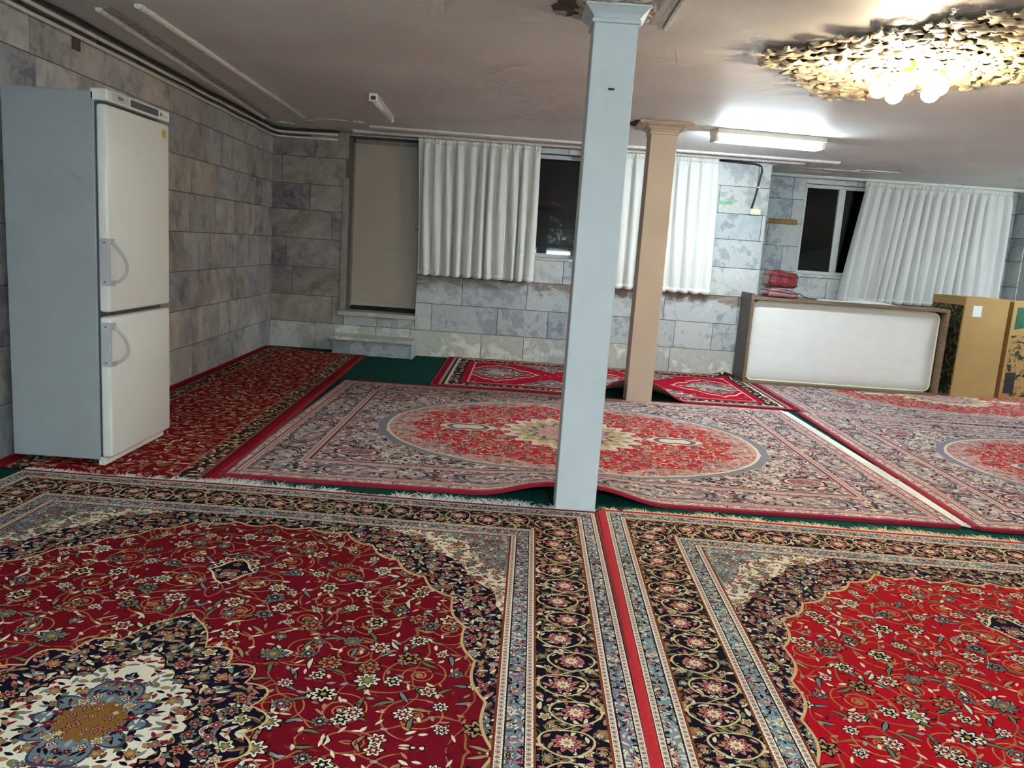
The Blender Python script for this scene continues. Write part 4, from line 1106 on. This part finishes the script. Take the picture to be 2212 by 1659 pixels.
k1 = carton('plain brown cardboard box with a white paper note beside the bed', 4.875, 8.72, 0.13, 0.525, 0.56, 1.105, None, True)
pn = box('paper_note', 0.10, 0.205, -0.0016, 0.0, 0.90, 1.02, M['paper'], k1)
k2 = carton('printed cardboard box with a green panel at the right photo edge', 5.49, 8.86, 0.10, 0.6, 0.5, 1.09, None, False)
box('printed_front', 0.03, 0.58, -0.0012, 0.0, 0.03, 0.72, M['print_pic'], k2)
bm = bmesh.new()
gv = [bm.verts.new(v) for v in ((0.05, -0.002, 1.03), (0.55, -0.002, 1.03), (0.55, -0.002, 0.93), (0.30, -0.002, 0.84), (0.05, -0.002, 0.78))]
gw = [bm.verts.new((v.co.x, 0.0, v.co.z)) for v in gv]
bm.faces.new(gv); bm.faces.new(gw[::-1])
for a in range(5): bm.faces.new((gv[a], gw[a], gw[(a+1) % 5], gv[(a+1) % 5]))
bmobj('green_panel', bm, M['print_green'], k2)
box('dark_panel', 0.04, 0.16, -0.0025, -0.0012, 0.06, 0.30, M['print_black'], k2)

# ------------------------------------------------------------------ things on the walls
cb = thing('junction_box', (2.585, YB-0.01, 1.89), 'small cream junction box on the pale stone wall by the corner', 'junction box')
box('body', -0.06, 0.06, -0.035, 0.0, -0.032, 0.032, M['cream_plastic'], cb, 0.006)
box('cover', -0.045, 0.045, -0.039, -0.035, -0.02, 0.02, M['cream_plastic'], cb, 0.003)
cab = tube('power_cable', [(2.54, YB-0.025, 1.92), (2.565, YB-0.022, 2.03), (2.585, YB-0.022, 2.14), (2.60, YB-0.02, 2.26), (2.615, YB-0.02, 2.33), (2.60, YB-0.02, 2.385), (2.54, YB-0.02, 2.405), (2.4, YB-0.02, 2.41), (2.12, YB-0.02, 2.42)], 0.011, M['black'], None, 8); tag(cab, 'black cable bending down the stone wall to the junction box', 'cable')
cl = box('clip', 2.575, 2.612, YB-0.034, YB-0.008, 2.15, 2.165, M['cream_plastic'], cab, 0.003)
M['green_tape'] = plain('faded_green_tape', rgb(110, 178, 130), 0.6, vary=0.3, scale=14)
tp = box('tape_strip', 2.16, 2.32, YB-0.0125, YB-0.0112, 1.952, 1.985, M['green_tape'], None); tag(tp, 'faded green tape strip stuck on stone wall beside the bright curtain', 'tape')
M['oak'] = wood_mat('oak_rail', rgb(150, 112, 60)); M['brass'] = plain('brass_hook', rgb(196, 160, 92), 0.35, metal=0.8)
hr = thing('hook_rail', (3.29, YR-0.011, 1.872), 'wooden rail with small hooks on recessed stone wall left of window', 'hook rail')
box('rail', -0.18, 0.18, -0.02, 0.0, -0.032, 0.032, M['oak'], hr, 0.005)
for k in range(4): tube('hook', [(-0.12+k*0.08, -0.02, 0.005), (-0.12+k*0.08, -0.04, 0.0), (-0.12+k*0.08, -0.045, -0.012), (-0.12+k*0.08, -0.035, -0.02)], 0.006, M['brass'], hr, 6)
M['plug_brown'] = plain('brown_wood_plug', rgb(84, 62, 46), 0.8, vary=0.3, scale=40)
y_ = 4.92; pg = box('wall_plug', xl(y_)+0.008, xl(y_)+0.018, y_-0.04, y_+0.04, 2.28, 2.37, M['plug_brown'], None, 0.002); tag(pg, 'small brown wooden plug high in left stone wall above the fridge', 'plug')
y_ = 5.2; pg = box('wall_plug', xl(y_)+0.008, xl(y_)+0.016, y_-0.025, y_+0.025, 2.36, 2.40, M['plug_brown'], None, 0.002); tag(pg, 'tiny brown plug under the ceiling pipes on left wall', 'plug')

# pipes and cables in the left ceiling corner, turning along the back wall to the door
def run(dx, z, yend, xend, wob, seed):
    rs = random.Random(seed); pts = []
    y = 3.2
    while y < yend-0.25:
        pts.append((xl(y)+dx+rs.uniform(-wob, wob), y, z+rs.uniform(-wob, wob))); y += 0.42
    xe = xl(yend)+dx
    pts += [(xe+0.01, yend-0.16, z-wob), (xe+0.06, yend-0.05, z-wob*1.5), (xe+0.16, yend, z-wob)]
    x = xe+0.4
    while x < xend: pts.append((x, yend+0.004, z+rs.uniform(-wob, wob)*0.6)); x += 0.3
    return pts
for lab, dx, z, ye, xe, wob, r, mm, nm in (
        ('lower beige pipe along the left wall under the ceiling', 0.024, 2.355, YB-0.028, -2.0, 0.004, 0.013, 'conduit', 'cable_conduit'),
        ('upper beige pipe tight in the left ceiling corner', 0.03, 2.405, YB-0.032, -1.9, 0.003, 0.014, 'conduit', 'cable_conduit'),
        ('thick black cable sagging along the left ceiling corner', 0.05, 2.434, YB-0.06, -1.95, 0.006, 0.010, 'black', 'black_cable'),
        ('thin black cable weaving between the two left ceiling pipes', 0.034, 2.381, YB-0.03, -2.3, 0.009, 0.006, 'black', 'black_cable')):
    o = tube(nm, run(dx, z, ye, xe, wob, len(lab)), r, M[mm], None, 8); tag(o, lab, 'pipe' if mm == 'conduit' else 'cable')

# ------------------------------------------------------------------ ceiling lamps
M['lamp_white'] = plain('white_lamp_housing', rgb(224, 224, 220), 0.45)
M['tube_off'] = plain('unlit_tube_cover', rgb(222, 224, 224), 0.3)
M['tube_on'] = emitter('lit_tube', COOL, TUBE_POWER); M['tube_added_behind'] = emitter('added_tube_behind', COOL, TUBE_ADDED_BEHIND); M['tube_added_right'] = emitter('added_tube_right', COOL, TUBE_ADDED_RIGHT)
def batten(cx, cy, L, rz, tm, label, nt=2, drop=0.0):
    r = thing('fluorescent_lamp', (cx, cy, H-drop), label, 'lamp', rotz=rz)
    if drop:  # only the added fittings hang, so that their tubes light the ceiling
        for s in (-1, 1): tube('hanger_rod', [(s*L*0.35, 0, -0.01), (s*L*0.35, 0, drop)], 0.005, M['lamp_white'], r, 8)
    hw_ = 0.04 if drop else 0.11
    box('housing', -L/2, L/2, -hw_, hw_, -0.042, 0.0, M['lamp_white'], r, 0.005)
    for s in ((-1, 1) if nt == 2 else (0,)): tube('tube', [(-L/2+0.03, s*0.05, -0.075), (0, s*0.05, -0.075), (L/2-0.03, s*0.05, -0.075)], 0.026, M[tm], r, 12)
    for s in (-1, 1): box('end_cap', s*(L/2-0.015)-0.015, s*(L/2-0.015)+0.015, -0.08, 0.08, -0.104, -0.03, M['lamp_white'], r, 0.004)
    return r
batten(2.11, 7.3, 1.0, 0.12, 'tube_on', 'lit double fluorescent lamp on the ceiling right of the beige column')
batten(0.6, -0.9, 1.2, 0.0, 'tube_added_behind', 'added unseen hanging fluorescent lamp just behind the viewer', drop=0.3)  # three unseen fittings added behind the camera to brighten room and ceiling
batten(-1.6, -2.8, 1.2, 0.0, 'tube_added_behind', 'added unseen hanging fluorescent lamp farthest behind, toward the left wall', drop=0.3)
batten(3.2, -2.6, 1.2, 0.0, 'tube_added_behind', 'added unseen hanging fluorescent lamp farthest behind, toward the right wall', drop=0.3)
batten(6.2, 7.9, 1.0, 0.1, 'tube_added_right', 'added unseen fluorescent lamp on the ceiling beyond the right photo edge')  # unseen fitting added at the right for brightness and the mattress shadow
ul = thing('batten_lamp', (-1.29, 7.2, H), 'unlit slim white batten lamp on the ceiling above the oval rug', 'lamp', rotz=0.045)
box('housing', -0.036, 0.036, -0.55, 0.55, -0.03, 0.0, M['lamp_white'], ul, 0.004)
bm = bmesh.new(); add_tube(bm, [(0, -0.53, -0.035), (0, 0, -0.035), (0, 0.53, -0.035)], 0.028, 14); bmobj('diffuser', bm, M['tube_off'], ul, True)
box('end_cap', -0.036, 0.036, -0.56, -0.53, -0.062, 0.0, M['lamp_white'], ul, 0.004)
box('end_cap', -0.036, 0.036, 0.53, 0.56, -0.062, 0.0, M['lamp_white'], ul, 0.004)
box('end_hole', -0.02, 0.02, -0.562, -0.56, -0.05, -0.02, M['black'], ul)

# plaster ceiling rose: a diamond of curled acanthus leaves
def gilt():
    g = Gr('gilded_plaster'); n = g.noise(g.pos(), 22.0, 4.0)
    c = g.ramp(n, [(0.3, rgb(170, 152, 116)), (0.6, rgb(218, 208, 180)), (0.8, rgb(232, 226, 206))], 'LINEAR')
    return g.out(c, 0.5, 0.0, 0.5)
M['gilt'] = gilt(); M['rose_base'] = plain('grey_rose_ground', rgb(120, 108, 92), 0.8, vary=0.3, scale=20)
RX, RY, RA, RB = 2.03, 4.55, 0.87, 1.06
rose = thing('ceiling_rose', (RX, RY, H), 'gilded diamond-shaped plaster ceiling rose of acanthus leaves round the lamp', 'ceiling rose')
rs = random.Random(17); V = []; n = 88
for k in range(n):
    a = 2*PI*k/n; ca, sa = math.cos(a), math.sin(a)
    r = 1.0/((abs(ca)/RA)+(abs(sa)/RB))*(0.93+0.04*math.sin(k*2.7)+rs.uniform(-0.025, 0.025))
    V.append((r*ca, r*sa, 0.0))
V += [(x*0.97, y*0.97, -0.016) for x, y, z in V[:n]]
Fc = [tuple(range(n, 2*n))]+[(k, (k+1) % n, n+(k+1) % n, n+k) for k in range(n)]
mobj('ground', V, Fc, M['rose_base'], rose)
def leafmesh(L, Wd, curl, lobes, seed):
    r2 = random.Random(seed); nu, nw = 10, 6; V, Fc = [], []
    for i in range(nu+1):
        u = i/nu; wd = Wd*math.sin(PI*min(1, u*0.93+0.07))**0.75*(1+0.28*math.cos(u*lobes*2*PI))
        for j in range(nw+1):
            w = -1+2*j/nw
            z = -(0.006+curl*math.sin(PI*u*0.9)*(0.5+0.5*u)+0.012*(1-w*w)+0.009*abs(w)*math.sin(u*lobes*2*PI)-0.05*max(0, u-0.85))
            V.append((L*(u-0.35), w*wd*0.5, z))
    n = nw+1
    for i in range(nu):
        for j in range(nw): Fc.append((i*n+j, i*n+j+1, (i+1)*n+j+1, (i+1)*n+j))
    me = bpy.data.meshes.new('leaf'); me.from_pydata(V, [], Fc); me.polygons.foreach_set('use_smooth', [True]*len(Fc)); me.materials.append(M['gilt']); return me
LM = [leafmesh(0.17, 0.085, 0.012, 3, 1), leafmesh(0.14, 0.065, 0.02, 2, 2), leafmesh(0.20, 0.06, 0.010, 4, 3), leafmesh(0.11, 0.075, 0.018, 2, 4)]
cnt = 0
for ring, (f, m) in enumerate(((0.94, 64), (0.83, 56), (0.72, 50), (0.61, 42), (0.50, 34), (0.39, 26), (0.28, 18), (0.17, 10))):
    for k in range(m):
        t = (k+0.5*(ring % 2))/m*4; q = int(t) % 4; u = t-int(t)
        P0 = [(1, 0), (0, 1), (-1, 0), (0, -1)][q]; P1 = [(0, 1), (-1, 0), (0, -1), (1, 0)][q]
        x, y = (P0[0]*(1-u)+P1[0]*u)*RA*f, (P0[1]*(1-u)+P1[1]*u)*RB*f
        rad_ = math.hypot(x, y); lim = 1.0
        x += rs.uniform(-0.015, 0.015); y += rs.uniform(-0.015, 0.015)
        o = bpy.data.objects.new('leaf', rs.choice(LM)); COL.objects.link(o); o.parent = rose
        nrm = math.atan2(RA*(1 if y > 0 else -1), RB*(1 if x > 0 else -1))
        ang = nrm+rs.choice((-1, 1))*rs.uniform(0.25, 0.9)
        s_ = rs.uniform(0.75, 1.15)*(1.0 if f < 0.9 else 0.85)
        o.location = (x, y, -0.014); o.rotation_euler = (rs.uniform(-0.06, 0.06), rs.uniform(-0.02, 0.06), ang); o.scale = (s_, s_, s_*rs.uniform(0.65, 1.0)); cnt += 1
lathe('inner_ring', [(0.27, -0.012), (0.275, -0.03), (0.29, -0.042), (0.305, -0.03), (0.31, -0.012)], M['gilt'], rose, 40)

ch = thing('chandelier', (2.0, 4.44, H+0.035), 'lit warm ceiling lamp of round globes under the gilded rose', 'lamp')
M['bulb'] = emitter('warm_globe', WARM, BULB_POWER)
M['brushed'] = plain('pale_brass', rgb(206, 186, 140), 0.35, metal=0.6)
lathe('canopy', [(0.01, -0.02), (0.085, -0.02), (0.095, -0.04), (0.085, -0.055), (0.02, -0.06)], M['brushed'], ch, 32)
lathe('stem', [(0.012, -0.055), (0.012, -0.13), (0.03, -0.14), (0.036, -0.155), (0.03, -0.17), (0.006, -0.185)], M['brushed'], ch, 20)
for k in range(5):
    a = 2*PI*k/5+2.9; ca, sa = math.cos(a), math.sin(a)
    ar = tube('arm', [(0.03*ca, 0.03*sa, -0.155), (0.08*ca, 0.08*sa, -0.175), (0.12*ca, 0.12*sa, -0.165), (0.15*ca, 0.15*sa, -0.135), (0.152*ca, 0.152*sa, -0.12)], 0.006, M['brushed'], ch, 8)
    lathe('socket', [(0.02, -0.168), (0.024, -0.160), (0.024, -0.135), (0.012, -0.125)], M['brushed'], ar, 14, (0.152*ca, 0.152*sa, 0))
    sphere('globe', (0.152*ca, 0.152*sa, -0.205), 0.048, M['bulb'], ch, 2)
